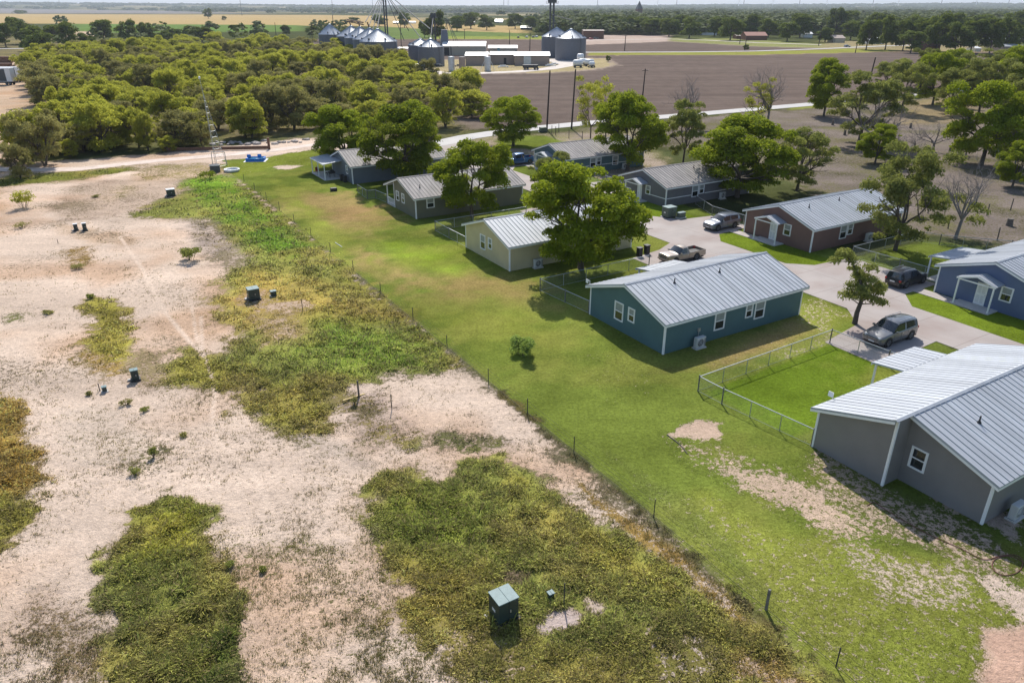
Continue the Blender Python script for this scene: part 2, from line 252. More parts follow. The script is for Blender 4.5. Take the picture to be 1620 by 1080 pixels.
ZN2 = [
 # wear and colour patches on the lawn
 (PX((450, 300), (560, 305), (640, 345), (600, 380), (520, 365), (440, 330)), 2.2, 2, LAWNB, (.5, .4, .28), .93, 0),
 (PX((510, 330), (590, 322), (620, 340), (590, 352), (520, 348)), 1.5, 1.5, (.34, .23, .10), (.5, .4, .28), .9, 0),
 (PX((530, 390), (600, 392), (700, 440), (640, 450), (560, 420)), 2, 2, LAWNB, (.5, .4, .28), .95, 0),
 (PX((640, 455), (740, 430), (820, 440), (870, 480), (760, 480), (690, 480)), 2.5, 2, (.27, .205, .075), (.5, .4, .28), .95, 0),
 (PX((430, 285), (480, 300), (560, 400), (540, 420), (470, 340)), 2, 2, LAWNY, (.5, .4, .28), .97, 0),
 (PX((600, 380), (740, 385), (720, 430), (620, 420)), 3, 2, (.20, .27, .03), (.5, .4, .28), 1, 0),
 (PX((700, 490), (820, 490), (880, 540), (760, 545)), 3, 2, LAWNY, (.5, .4, .28), 1, 0),
 (PX((1030, 590), (1120, 580), (1200, 560), (1300, 525), (1320, 505), (1260, 500), (1120, 575)), 1.5, 1, LAWNB, (.55, .43, .33), .8, 0),
 (PX((1200, 575), (1320, 520), (1345, 535), (1310, 545), (1110, 620)), 1.0, .8, LAWNY, (.62, .50, .38), .62, 0),
 (PX((1255, 480), (1300, 470), (1345, 500), (1310, 530), (1262, 500)), 1, .8, LAWNY, (.62, .5, .38), .62, 0),
 (PX((920, 560), (1040, 560), (1060, 640), (960, 640)), 2.5, 1.5, LAWN, SAND, .86, 0),
 (PX((1068, 668), (1095, 663), (1140, 667), (1148, 690), (1120, 698), (1060, 690)), .5, .6, LAWN, (.60, .44, .33), .22, 0),
 (PX((1050, 690), (1190, 712), (1300, 760), (1400, 820), (1440, 880), (1350, 870), (1190, 790), (1110, 750)), 1.6, 1.2, LAWN, (.58, .44, .33), .60, 0),
 (PX((1150, 740), (1260, 765), (1370, 850), (1330, 858), (1200, 800)), 1.2, .9, LAWN, (.58, .43, .32), .42, 0),
 (PX((1290, 700), (1400, 770), (1560, 835), (1620, 880), (1620, 1000), (1500, 900), (1400, 840), (1290, 770)), .8, .6, (.13, .15, .04), (.50, .38, .29), .5, 0),
 (PX((1250, 690), (1430, 760), (1620, 870), (1620, 820), (1400, 720)), .4, .3, LAWN, (.42, .32, .25), .22, 0),
 (PX((1100, 780), (1350, 870), (1540, 900), (1620, 950), (1620, 1120), (1330, 1120), (1180, 960), (1080, 860)), 1.2, .8, LAWNY, (.60, .48, .36), .70, 0),
 (PX((1340, 870), (1530, 880), (1530, 960), (1400, 950)), .6, .6, LAWNY, (.62, .50, .38), .5, 0),
 (PX((1560, 1000), (1640, 990), (1640, 1100), (1540, 1100)), .4, .4, (.3, .2, .1), (.58, .38, .28), .15, 0),
 (PX((1545, 905), (1640, 935), (1640, 990), (1580, 950)), .4, .4, LAWN, (.66, .52, .42), .2, 0),
 (PX((940, 700), (1080, 780), (1200, 900), (1230, 980), (1150, 900), (1000, 770)), .6, .5, (.15, .18, .04), SAND, .80, 0),
 (PX((420, 258), (500, 240), (510, 255), (460, 268), (430, 270)), .8, .8, LAWN, SAND, .25, 0),
 # long grass west of the fence
 (UVP((20.4, 45.5), (22.6, 44.2), (22.6, 70), (22.6, 119), (17, 120), (18, 100), (19.5, 70)), .25, .2, (.24, .22, .05), (.36, .27, .19), .92, .32),
 (UVP((35.9, 24.6), (35.3, 32.1), (49.9, 32.6), (50, 26.5), (46, 23.4)), .2, .15, (.122, .180, .018), (.5, .4, .28), 1, 0),
 (UVP((63.5, -10), (63.5, 36), (68.8, 36), (68.8, -10)), .2, .1, (.135, .185, .018), DIRT, 1, 0), (UVP((63.5, 46), (63.5, 60), (68.8, 60), (68.8, 46)), .2, .1, (.135, .185, .018), DIRT, 1, 0), (UVP((63.5, 67), (63.5, 83), (68.8, 83), (68.8, 67)), .2, .1, (.135, .185, .018), DIRT, 1, 0),
 (PX((190, 345), (235, 305), (330, 275), (372, 285), (400, 320), (480, 375), (560, 450), (640, 520), (735, 580), (700, 585), (620, 590), (560, 620), (510, 670), (480, 680), (440, 668), (395, 650), (400, 615), (330, 600), (260, 612), (255, 580), (300, 555), (350, 560), (370, 520), (345, 480), (345, 440), (385, 410), (350, 380), (330, 350)), .7, .8, LONG, (.36, .27, .19), .93, .38),
 (PX((280, 285), (345, 262), (372, 285), (430, 345), (480, 385), (470, 405), (420, 395), (380, 370), (340, 340)), 1.0, .8, (.16, .26, .03), (.36, .27, .19), .98, .45),
 (PX((345, 480), (400, 430), (480, 440), (560, 460), (640, 500), (560, 520), (430, 510), (360, 545)), 1.5, 1.2, (.40, .30, .08), (.42, .3, .2), .86, .32),
 (PX((380, 455), (420, 455), (440, 475), (410, 490), (370, 485)), .8, .7, DRY, SAND2, .5, .1),
 (PX((420, 480), (490, 470), (500, 490), (440, 500)), .5, .5, DRY, SAND2, .4, .1),
 (PX((500, 490), (640, 530), (700, 575), (560, 590), (480, 560)), 1.5, 1.2, (.20, .27, .04), (.36, .27, .19), .98, .40),
 (PX((255, 585), (300, 555), (340, 565), (420, 600), (330, 610), (262, 612)), .6, .5, (.30, .27, .06), (.36, .27, .19), .88, .32),
 (PX((395, 610), (560, 600), (520, 680), (470, 685), (400, 655)), .8, .8, (.26, .23, .05), (.34, .26, .19), .86, .40),
 (PX((285, 345), (330, 345), (370, 390), (385, 420), (345, 415), (310, 390)), .8, .8, (.22, .18, .11), (.40, .32, .27), .45, .2),
 (PX((535, 610), (600, 620), (640, 680), (600, 720), (560, 690), (530, 640)), .7, .7, (.20, .16, .09), (.40, .31, .26), .5, .15),
 (PX((640, 690), (720, 690), (790, 700), (790, 715), (700, 712), (650, 708)), .5, .5, (.13, .13, .05), (.45, .36, .30), .6, .2),
 (PX((130, 482), (150, 470), (200, 480), (215, 520), (208, 575), (170, 592), (125, 560), (118, 545), (148, 520)), .5, .5, (.32, .28, .06), (.42, .3, .2), .90, .30),
 (PX((115, 540), (150, 560), (205, 580), (170, 600), (120, 560)), .5, .5, DRY, SAND2, .6, .15),
 (PX((0, 500), (30, 490), (50, 497), (20, 512), (0, 512)), .5, .4, LONGD, SAND, .7, .15),
 (PX((60, 275), (215, 262), (230, 262), (215, 270), (100, 288), (40, 292), (-40, 300), (-40, 285)), .8, .8, (.16, .17, .035), (.42, .32, .2), .85, .3),
 (PX((100, 395), (140, 390), (155, 405), (135, 425), (105, 415)), .6, .6, DRY, SAND2, .55, .15),
 (PX((40, 348), (75, 350), (120, 380), (200, 388), (230, 375), (180, 370), (100, 350)), .8, .8, STUB, SAND2, .35, .12),
 (PX((130, 290), (260, 275), (300, 300), (190, 345), (110, 350), (60, 330)), 1.6, 1.6, (.26, .20, .13), (.50, .38, .29), .40, .1),
 (PX((215, 555), (262, 560), (262, 612), (225, 620), (200, 590)), .6, .6, (.24, .19, .10), (.50, .38, .29), .42, .12),
 (PX((400, 500), (470, 490), (480, 530), (420, 545)), .8, .8, (.30, .22, .09), SAND2, .55, .14),
 (PX((480, 690), (600, 700), (590, 740), (500, 735)), .8, .8, (.20, .17, .09), (.50, .40, .32), .38, .1),
 (PX((60, 940), (150, 960), (165, 1060), (80, 1090), (30, 1000)), .6, .7, (.30, .22, .13), (.52, .40, .31), .38, .08),
 (PX((90, 640), (190, 650), (260, 700), (200, 740), (90, 720)), .7, .8, (.28, .23, .14), (.60, .48, .38), .30, .08),
 (PX((215, 262), (345, 258), (372, 262), (360, 275), (240, 290), (150, 330), (190, 300)), 1, 1, (.2, .17, .07), SAND2, .5, .15),
 (PX((350, 262), (500, 235), (540, 262), (440, 262), (375, 280)), .8, .6, (.17, .2, .03), SAND, .8, .05),
 (PX((-60, 600), (35, 640), (40, 670), (65, 720), (62, 765), (0, 790), (-60, 800)), .4, .4, (.42, .28, .07), SAND2, .88, .3),
 (PX((-60, 800), (20, 785), (66, 785), (50, 820), (0, 870), (-60, 900)), .3, .3, (.30, .27, .06), SAND2, .9, .3),
 (PX((262, 775), (330, 800), (352, 800), (330, 840), (352, 900), (385, 965), (372, 1020), (385, 1110), (160, 1110), (168, 980), (158, 900), (200, 830), (235, 790)), .3, .35, LONG, (.30, .23, .15), .97, .36),
 (PX((215, 820), (300, 810), (300, 870), (210, 890)), .6, .5, (.32, .31, .04), (.30, .23, .15), .97, .36),
 (PX((300, 940), (380, 950), (380, 1110), (290, 1110)), .5, .5, (.17, .205, .04), (.30, .23, .15), .97, .4),
 (PX((205, 735), (235, 725), (255, 700), (262, 710), (240, 745), (215, 755)), .25, .25, (.12, .12, .05), SAND, .55, .2),
 (PX((605, 748), (650, 738), (700, 755), (740, 715), (800, 715), (870, 760), (930, 800), (1010, 840), (1080, 880), (1120, 930), (1180, 970), (1200, 1000), (1330, 1110), (760, 1110), (690, 1030), (620, 990), (655, 930), (600, 880), (580, 830), (583, 780)), .35, .5, LONG, (.34, .26, .19), .90, .36),
 (PX((590, 760), (700, 760), (760, 800), (800, 880), (700, 870), (600, 860)), .8, .6, (.20, .225, .04), (.3, .23, .16), .98, .38),
 (PX((620, 900), (760, 900), (760, 960), (670, 1000), (620, 980), (650, 940)), .8, .6, (.34, .29, .06), (.34, .26, .19), .93, .34),
 (PX((800, 750), (960, 850), (1100, 930), (1060, 960), (940, 880), (820, 800)), .7, .6, (.32, .28, .06), (.38, .29, .2), .92, .32),
 (PX((690, 1030), (850, 1010), (960, 1000), (1200, 990), (1330, 1110), (760, 1110)), .8, .8, (.28, .25, .06), (.50, .40, .32), .80, .28),
 (PX((840, 990), (860, 965), (900, 955), (935, 975), (920, 1000), (860, 1008)), .18, .2, STUB, (.62, .50, .44), .08, 0),
 (PX((925, 940), (960, 960), (945, 985), (925, 965)), .15, .2, STUB, (.60, .48, .38), .2, 0),
 (PX((800, 900), (840, 905), (830, 925), (790, 915)), .2, .2, (.12, .10, .05), (.30, .24, .18), .6, .1),
 (PX((700, 985), (850, 1040), (830, 1080), (700, 1030)), .6, .5, (.17, .15, .04), SAND2, .7, .2),
 (PX((1030, 985), (1100, 1000), (1130, 1080), (1060, 1110), (1020, 1040)), .5, .6, (.17, .15, .05), (.62, .50, .42), .42, .15),
 (PX((1190, 1030), (1290, 1080), (1250, 1110), (1180, 1080)), .3, .3, DRY, SAND2, .5, .15),
 (PX((910, 760), (1000, 820), (1090, 880), (1190, 985), (1170, 985), (1050, 890), (930, 800)), .35, .35, DRY, (.60, .48, .38), .45, .08),
 (PX((330, 845), (560, 830), (585, 800), (580, 860), (600, 920), (620, 1000), (680, 1040), (760, 1110), (390, 1110), (380, 960)), .9, 1.2, (.19, .175, .07), SAND, .26, .1),
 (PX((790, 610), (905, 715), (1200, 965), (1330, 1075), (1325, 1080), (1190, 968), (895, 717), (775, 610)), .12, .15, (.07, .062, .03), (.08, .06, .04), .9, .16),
]
# narrow worn tracks: (pixel polyline, half width m)
TRACKS = [([(190, 375), (225, 425), (262, 495), (300, 540), (322, 562), (333, 590), (340, 620), (336, 660)], .15), ([(336, 660), (345, 700), (400, 750), (440, 830)], .08),
          ([(318, 500), (320, 556)], .10),
          ([(300, 470), (306, 500), (312, 540), (320, 556)], .08)]
def paintfn(X, Y):
    n = X.shape; veg = np.empty(n+(3,)); soil = np.empty(n+(3,)); den = np.full(n, .9); hgt = np.zeros(n)
    veg[:] = (.075, .085, .034); soil[:] = (.20, .17, .11)
    d0 = np.hypot(X, Y)
    fm = fbm(X, Y, 260, 9, 3); mk = np.clip((fm-.52)*8, 0, 1)*(d0 > 1500)
    veg = veg*(1-mk[..., None])+np.array((.33, .27, .15))*mk[..., None]
    wob = (fbm(X, Y, 2.2, 3, 4)-.5)*2; wob2 = (fbm(X, Y, 14, 31, 3)-.5)*2; wob3 = (fbm(X, Y, .75, 131, 3)-.5)*2
    for P, soft, amp, vc, scx, dn, hg in ZONES+ZN2:
        xs = [p[0] for p in P]; ys = [p[1] for p in P]; pad = soft*2+amp*2
        b = (X > min(xs)-pad) & (X < max(xs)+pad) & (Y > min(ys)-pad) & (Y < max(ys)+pad)
        if not b.any(): continue
        lg = hg > .12
        if lg: soft = soft*2.2
        s = sdf(X[b], Y[b], P)+wob[b]*amp*1.8+wob2[b]*amp*.8*(amp > .9)+(wob3[b]*1.25-.15 if lg else 0)
        k = np.clip(s/soft*.5+.5, 0, 1); k = k*k*(3-2*k)
        veg[b] = veg[b]*(1-k[:, None])+np.array(vc)*k[:, None]; soil[b] = soil[b]*(1-k[:, None])+np.array(scx)*k[:, None]
        den[b] = den[b]*(1-k)+dn*k; hgt[b] = hgt[b]*(1-k)+hg*k
    near = (d0 < 400)
    U = X*CU+Y*SU; Vv = -X*SU+Y*CU
    # broad colour drift of vegetation
    a = fbm(X, Y, 6, 51, 4)[..., None]; c = fbm(X, Y, 1.6, 77, 3)[..., None]
    long = (hgt > .12)[..., None]
    veg = np.where(near[..., None], veg*(.5+1.0*a), veg*(.8+.4*a))
    dryk = np.clip((fbm(X, Y, 3.4, 88, 4)-.5)*5, 0, 1)[..., None]*long*.42
    veg = veg*(1-dryk)+np.array((.38, .30, .09))*dryk
    mow = np.clip((fbm(U*.6, Vv, 3.8, 99, 4)-.48)*5, 0, 1)[..., None]*((hgt < .02) & (U > 22.9) & (U < 58) & near)[..., None]*.5
    veg = veg*(1-mow)+np.array(LAWNB)*mow*.25+np.array(LAWNY)*mow*.75
    sd_ = fbm(X, Y, 3.0, 14, 5)[..., None]; soil = soil*(.84+.32*sd_)
    pk = np.clip((fbm(X, Y, 9, 61, 3)-.5)*4, 0, 1)[..., None]*(U < 22.8)[..., None]*near[..., None]*.75
    soil = soil*(1-pk)+soil*np.array((.84, .70, .58))*pk
    den = den+(fbm(X, Y, 5.5, 41, 4)-.48)*.75*((den < .5) & (den > .05) & near)+(fbm(X, Y, 1.2, 43, 3)-.5)*.5*((hgt > .12) & near)
    den = np.clip(den, .02, 1)
    for pl, hw in TRACKS:
        q = [g(*p) for p in pl]
        for (ax, ay), (bx, by) in zip(q[:-1], q[1:]):
            b = (X > min(ax, bx)-2) & (X < max(ax, bx)+2) & (Y > min(ay, by)-2) & (Y < max(ay, by)+2)
            if not b.any(): continue
            ex, ey = bx-ax, by-ay; t = np.clip(((X[b]-ax)*ex+(Y[b]-ay)*ey)/(ex*ex+ey*ey), 0, 1)
            d = np.hypot(X[b]-ax-t*ex, Y[b]-ay-t*ey)+wob[b]*.08; k = np.clip(1.4-d/hw, 0, 1)
            den[b] *= (1-k); hgt[b] *= (1-k); soil[b] = soil[b]*(1-k[:, None])+np.array((.72, .57, .45))*k[:, None]
    return veg, soil, den, hgt
def axis(lo, hi, d0, far, grow, neg=None):
    a = list(np.arange(lo, hi, d0)); s = d0; x = a[-1]
    while x < far: s *= grow; x += s; a.append(x)
    s = d0; x = a[0]; b = []
    lim = neg if neg is not None else -far
    while x > lim: s *= grow; x -= s; b.append(x)
    return np.array(b[::-1]+a)
xs = axis(-52, 62, .22, 16000, 1.05); ys = axis(19, 112, .22, 30000, 1.022, -60)
GX, GY = np.meshgrid(xs, ys)
VEG, SOIL, DEN, HGT = paintfn(GX, GY)
DD = np.hypot(GX, GY)
Z = (fbm(GX, GY, .9, 5, 3)-.5)*.30*np.clip(HGT/.35, 0, 1)*(DD < 200)
Z += (fbm(GX, GY, .5, 25, 2)-.5)*.07*((HGT > .03) & (HGT < .14))*(DD < 120)
# low rolling ridges far away
ANG = np.degrees(np.arctan2(GX, GY))
prof = np.interp(ANG, [-40, -33, -25, -15, -5, 5, 15, 25, 33, 40], [62, 58, 46, 30, 22, 24, 34, 44, 50, 50])
rid = np.clip((GY-4200)/4500, 0, 1); rid = rid*rid*(3-2*rid)
Z += rid*(prof+(fbm(GX, GY, 2600, 17, 4)-.5)*26)*np.clip(GY/9000, .5, 1.1)
nx, ny = len(xs), len(ys)
V = np.stack([GX, GY, Z], -1).reshape(-1, 3)
ii = np.arange(nx*ny).reshape(ny, nx); Fq = np.stack([ii[:-1, :-1], ii[:-1, 1:], ii[1:, 1:], ii[1:, :-1]], -1).reshape(-1, 4)
def groundmat():
    m = bpy.data.materials.new('ground_cover'); m.use_nodes = True; n = m.node_tree; N = n.nodes.new; L = n.links.new; b = n.nodes['Principled BSDF']
    b.inputs['Roughness'].default_value = 1; b.inputs['Specular IOR Level'].default_value = 0
    def att(nm): a = N('ShaderNodeAttribute'); a.attribute_name = nm; return a
    tc = N('ShaderNodeTexCoord')
    def noise(sc_, det=4, rgh=.6, mapping=None):
        z = N('ShaderNodeTexNoise'); z.inputs['Scale'].default_value = sc_; z.inputs['Detail'].default_value = det; z.inputs['Roughness'].default_value = rgh
        src = tc.outputs['Object']
        if mapping: mp = N('ShaderNodeMapping'); mp.inputs['Scale'].default_value = mapping[0]; mp.inputs['Rotation'].default_value = (0, 0, mapping[1]); L(src, mp.inputs[0]); src = mp.outputs[0]
        L(src, z.inputs['Vector']); return z.outputs[0]
    def math_(op, a, b_, c=None, clamp=False):
        q = N('ShaderNodeMath'); q.operation = op; q.use_clamp = clamp
        for i, x in enumerate((a, b_, c)):
            if x is None: continue
            if isinstance(x, (int, float)): q.inputs[i].default_value = x
            else: L(x, q.inputs[i])
        return q.outputs[0]
    na = noise(2.6, 8, .72); nb = noise(9, 3, .6)
    mixn = math_('ADD', math_('MULTIPLY', na, .7), math_('MULTIPLY', nb, .3))
    # remap noise (roughly .3...7) to 0..1 and compare with the cover value
    r = N('ShaderNodeMapRange'); r.inputs['From Min'].default_value = .34; r.inputs['From Max'].default_value = .66; L(mixn, r.inputs[0])
    diff = math_('SUBTRACT', att('cover').outputs['Fac'], r.outputs[0])
    k = math_('MULTIPLY_ADD', diff, 7.0, .5, True)
    def vary(col, f, lo, hi):
        rr = N('ShaderNodeMapRange'); rr.inputs['From Min'].default_value = .3; rr.inputs['From Max'].default_value = .7; rr.inputs['To Min'].default_value = lo; rr.inputs['To Max'].default_value = hi; L(f, rr.inputs[0])
        vm = N('ShaderNodeVectorMath'); vm.operation = 'SCALE'; L(col, vm.inputs[0]); L(rr.outputs[0], vm.inputs['Scale']); return vm.outputs[0]
    veg = vary(att('veg').outputs['Vector'], noise(4.5, 9, .8), .50, 1.50)
    veg = vary(veg, noise(.9, 4), .86, 1.14)
    veg = vary(veg, noise(.05, 3), .9, 1.1)
    soil = vary(att('soil').outputs['Vector'], noise(3.0, 10, .78), .66, 1.24); soil = vary(soil, noise(11, 4, .7), .86, 1.10)
    # drifting furrow streaks, strongest on bare ground
    soil = vary(soil, noise(.22, 7, .62, ((.10, 1.6, 1), math.radians(4))), .90, 1.10); soil = vary(soil, noise(.10, 8, .6, ((.12, .9, 1), math.radians(-5))), .84, 1.17)
    mx = N('ShaderNodeMix'); mx.data_type = 'RGBA'; L(k, mx.inputs[0]); L(soil, mx.inputs[6]); L(veg, mx.inputs[7]); L(mx.outputs[2], b.inputs['Base Color'])
    bp = N('ShaderNodeBump'); bp.inputs['Strength'].default_value = .9; bp.inputs['Distance'].default_value = .12
    hh = math_('ADD', noise(5.5, 6, .7), math_('MULTIPLY', k, .16)); L(hh, bp.inputs['Height']); L(bp.outputs[0], b.inputs['Normal']); return m
gm = numesh('ground', V, Fq, groundmat(), attrs={'veg': VEG.reshape(-1, 3), 'soil': SOIL.reshape(-1, 3), 'cover': DEN.ravel()})
ground = bpy.data.objects.new('ground', gm); COL.objects.link(ground); tag(ground, kind='structure'); gm.shade_smooth()
# ---------------------------------------------------------------- roads and concrete
def ribbon(name, pts, wd, z, m, kind='structure'):
    b = MB(); pts = [Vector((p[0], p[1])) for p in pts]; Lp, Rp = [], []
    for i, p in enumerate(pts):
        d = (pts[min(i+1, len(pts)-1)]-pts[max(i-1, 0)]).normalized(); nrm = Vector((-d.y, d.x)); ww = wd[i] if isinstance(wd, list) else wd
        Lp.append(p+nrm*ww/2); Rp.append(p-nrm*ww/2)
    for i in range(len(pts)-1): b.quad([(*Lp[i], z), (*Rp[i], z), (*Rp[i+1], z), (*Lp[i+1], z)])
    o = b.build(name, m); tag(o, kind=kind); return o
def flat(name, pts, z, m, depth=.0):
    b = MB(); b.prism([(p[0], p[1], z-.12) for p in pts], (0, 0, .12)); o = b.build(name, m); tag(o, kind='structure'); return o
M['asph'] = mat('pale_road', (.46, .44, .42), .85, var=.08, scale=.2, detail=8)
M['gravel'] = mat('gravel_track', (.58, .51, .45), .9, var=.12, scale=.3, detail=8)
ribbon('road', [g(640, 236), g(700, 226), g(740, 217), g(800, 208), g(867, 201), g(940, 194), g(1112, 180), g(1226, 170), g(1285, 165), g(1345, 158), g(1451, 150), g(1620, 132), g(1900, 100)], 5.5, .05, 'asph')
ribbon('far_road', [g(640, 84), g(800, 82), g(930, 83), g(1100, 82.5), g(1200, 81), g(1300, 77.5), g(1400, 73), g(1460, 71.5), g(1640, 72)], 6.0, .06, 'asph')
ribbon('town_road', [g(880, 66), g(950, 63.5), g(1060, 62), g(1120, 64), g(1200, 68), g(1300, 71)], 6.0, .05, 'gravel')
ribbon('yard_track', [g(672, 112), g(700, 116.5), g(760, 116), g(820, 113.5), g(868, 109), g(900, 103), g(890, 97), g(860, 94)], [10, 9, 8, 8, 8, 9, 14, 14], .05, 'gravel')
ribbon('dirt_track', [g(-40, 268), g(120, 268), g(250, 254), g(345, 246), g(430, 238), g(520, 226), g(640, 236)], 3.2, .015, mat('caliche_track', (.66, .54, .46), .95, var=.16, scale=.6, detail=9, bump=.3, bscale=3))
ribbon('north_road', [g(-200, 78), g(0, 77.5), g(100, 76.5), g(160, 76), g(300, 74)], 7, .06, 'asph')
M['walk'] = mat('walkway_concrete', (.43, .385, .355), .85, var=.09, scale=.5, bump=.08, bscale=9, detail=10)
def driveway():
    pads = [[(57.9, -12), (57.9, 28.6), (49.9, 28.2), (49.9, 33.2), (55.5, 34.2), (57.9, 37), (57.9, 52.0), (50.5, 52.6), (50.5, 58.4), (55, 59.2), (57.9, 60.6), (57.9, 76), (50.5, 76.5), (50.5, 82), (57.9, 84), (57.9, 100), (50.5, 100.5), (50.5, 106), (57.9, 107), (58.5, 124), (61, 131), (64, 138),
             (72, 138), (70, 131), (66.5, 126), (64.5, 118), (65.5, 115.5), (71.5, 115.2), (71.5, 108.2), (65.5, 108), (63.5, 105.5), (63.5, 92), (70.8, 91), (70.8, 84.3), (65.5, 84.2), (63.5, 82), (63.5, 71.5), (66.3, 67.6), (70.8, 66.9), (71.2, 60.6), (65.5, 60.3), (63.4, 58.0), (63.4, 48.6), (65.6, 46.6), (71.2, 46.3), (71.2, 36.5), (65.9, 36.5), (63.4, 34.2), (63.4, -12)]]
    b = MB(); P = [uv(*p) for p in pads[0]]
    bm = bmesh.new(); vs = [bm.verts.new((x, y, .03)) for x, y in P]; fc = bm.faces.new(vs)
    bmesh.ops.triangulate(bm, faces=[fc]); r = bmesh.ops.extrude_face_region(bm, geom=bm.faces[:])
    for e in r['geom']:
        if isinstance(e, bmesh.types.BMVert): e.co.z = -.10
    bmesh.ops.recalc_face_normals(bm, faces=bm.faces[:])
    me = bpy.data.meshes.new('driveway'); bm.to_mesh(me); me.materials.append(M['drive']); o = bpy.data.objects.new('driveway', me); COL.objects.link(o); tag(o, kind='structure')
def drivemat():
    m = mat('driveway_concrete', (.37, .325, .30), .85, var=.10, scale=.25, bump=.1, bscale=8, detail=10); n = m.node_tree; N = n.nodes.new; b = n.nodes['Principled BSDF']; L = n.links.new
    src = b.inputs['Base Color'].links[0].from_socket
    tc = N('ShaderNodeTexCoord'); mp = N('ShaderNodeMapping'); mp.inputs['Rotation'].default_value = (0, 0, -A); L(tc.outputs['Object'], mp.inputs[0])
    sx = N('ShaderNodeSeparateXYZ'); L(mp.outputs[0], sx.inputs[0])
    def joint(o, per, off):
        a = N('ShaderNodeMath'); a.operation = 'ADD'; a.inputs[1].default_value = off; L(o, a.inputs[0])
        md = N('ShaderNodeMath'); md.operation = 'PINGPONG'; md.inputs[1].default_value = per/2; L(a.outputs[0], md.inputs[0])
        lt = N('ShaderNodeMath'); lt.operation = 'LESS_THAN'; lt.inputs[1].default_value = .028; L(md.outputs[0], lt.inputs[0]); return lt.outputs[0]
    j = N('ShaderNodeMath'); j.operation = 'MAXIMUM'; L(joint(sx.outputs[0], 6.0, -57.7), j.inputs[0]); L(joint(sx.outputs[1], 4.6, .4), j.inputs[1])
    st = N('ShaderNodeTexNoise'); st.inputs['Scale'].default_value = .22; st.inputs['Detail'].default_value = 7; L(tc.outputs['Object'], st.inputs['Vector'])
    mr = N('ShaderNodeMapRange'); mr.inputs['From Min'].default_value = .44; mr.inputs['From Max'].default_value = .66; mr.inputs['To Max'].default_value = .5; L(st.outputs[0], mr.inputs[0])
    m1 = N('ShaderNodeMix'); m1.data_type = 'RGBA'; L(mr.outputs[0], m1.inputs[0]); L(src, m1.inputs[6]); m1.inputs[7].default_value = (.27, .19, .16, 1)
    jm = N('ShaderNodeMath'); jm.operation = 'MULTIPLY'; jm.inputs[1].default_value = .6; L(j.outputs[0], jm.inputs[0])
    m2 = N('ShaderNodeMix'); m2.data_type = 'RGBA'; L(jm.outputs[0], m2.inputs[0]); L(m1.outputs[2], m2.inputs[6]); m2.inputs[7].default_value = (.17, .13, .11, 1)
    L(m2.outputs[2], b.inputs['Base Color']); return m
M['drive'] = drivemat(); driveway()
for nm_, P_ in [('walkway', ((67.35, 54.2), (67.35, 60.5), (68.6, 60.5), (68.6, 54.2))), ('walkway', ((67.2, 29.6), (67.2, 36.7), (68.6, 36.7), (68.6, 29.6))), ('walkway', ((67.35, 78), (67.35, 84.4), (68.6, 84.4), (68.6, 78))),
                ('walkway', ((67.35, 101.8), (67.35, 108.3), (68.6, 108.3), (68.6, 101.8)))]:
    flat(nm_, [uv(*p) for p in P_], .045, 'walk')
# ---------------------------------------------------------------- houses
RIDGE, EAVE, HW, OH = 4.35, 2.75, 9.7, .35
SL = (RIDGE-EAVE)/(HW/2)
def ridge_z(y): return RIDGE-abs(y-HW/2)*SL
def slope_panel(b, x0, x1, ya, za, yb, zb, th=.09, up=.05):
    """one roof pitch from the high edge (ya, za) to the low edge (yb, zb) with its standing seams"""
    b.prism([(x0, ya, za), (x1, ya, za), (x1, yb, zb), (x0, yb, zb)], (0, 0, th))
    n = max(1, round((x1-x0)/.5)); st = (x1-x0)/n
    d = Vector((0, yb-ya, zb-za))
    for k in range(n+1):
        x = min(max(x0+k*st, x0+.03), x1-.03)
        b.prism([(x-.02, ya, za+th-.005), (x+.02, ya, za+th-.005), (x+.02, yb, zb+th-.005), (x-.02, yb, zb+th-.005)], (0, 0, up))
def seg(b, x0, x1, yA, zA, yB, zB):
    b.prism([(x0, yA, 0), (x0, yB, 0), (x0, yB, zB), (x0, yA, zA)], (x1-x0, 0, 0))
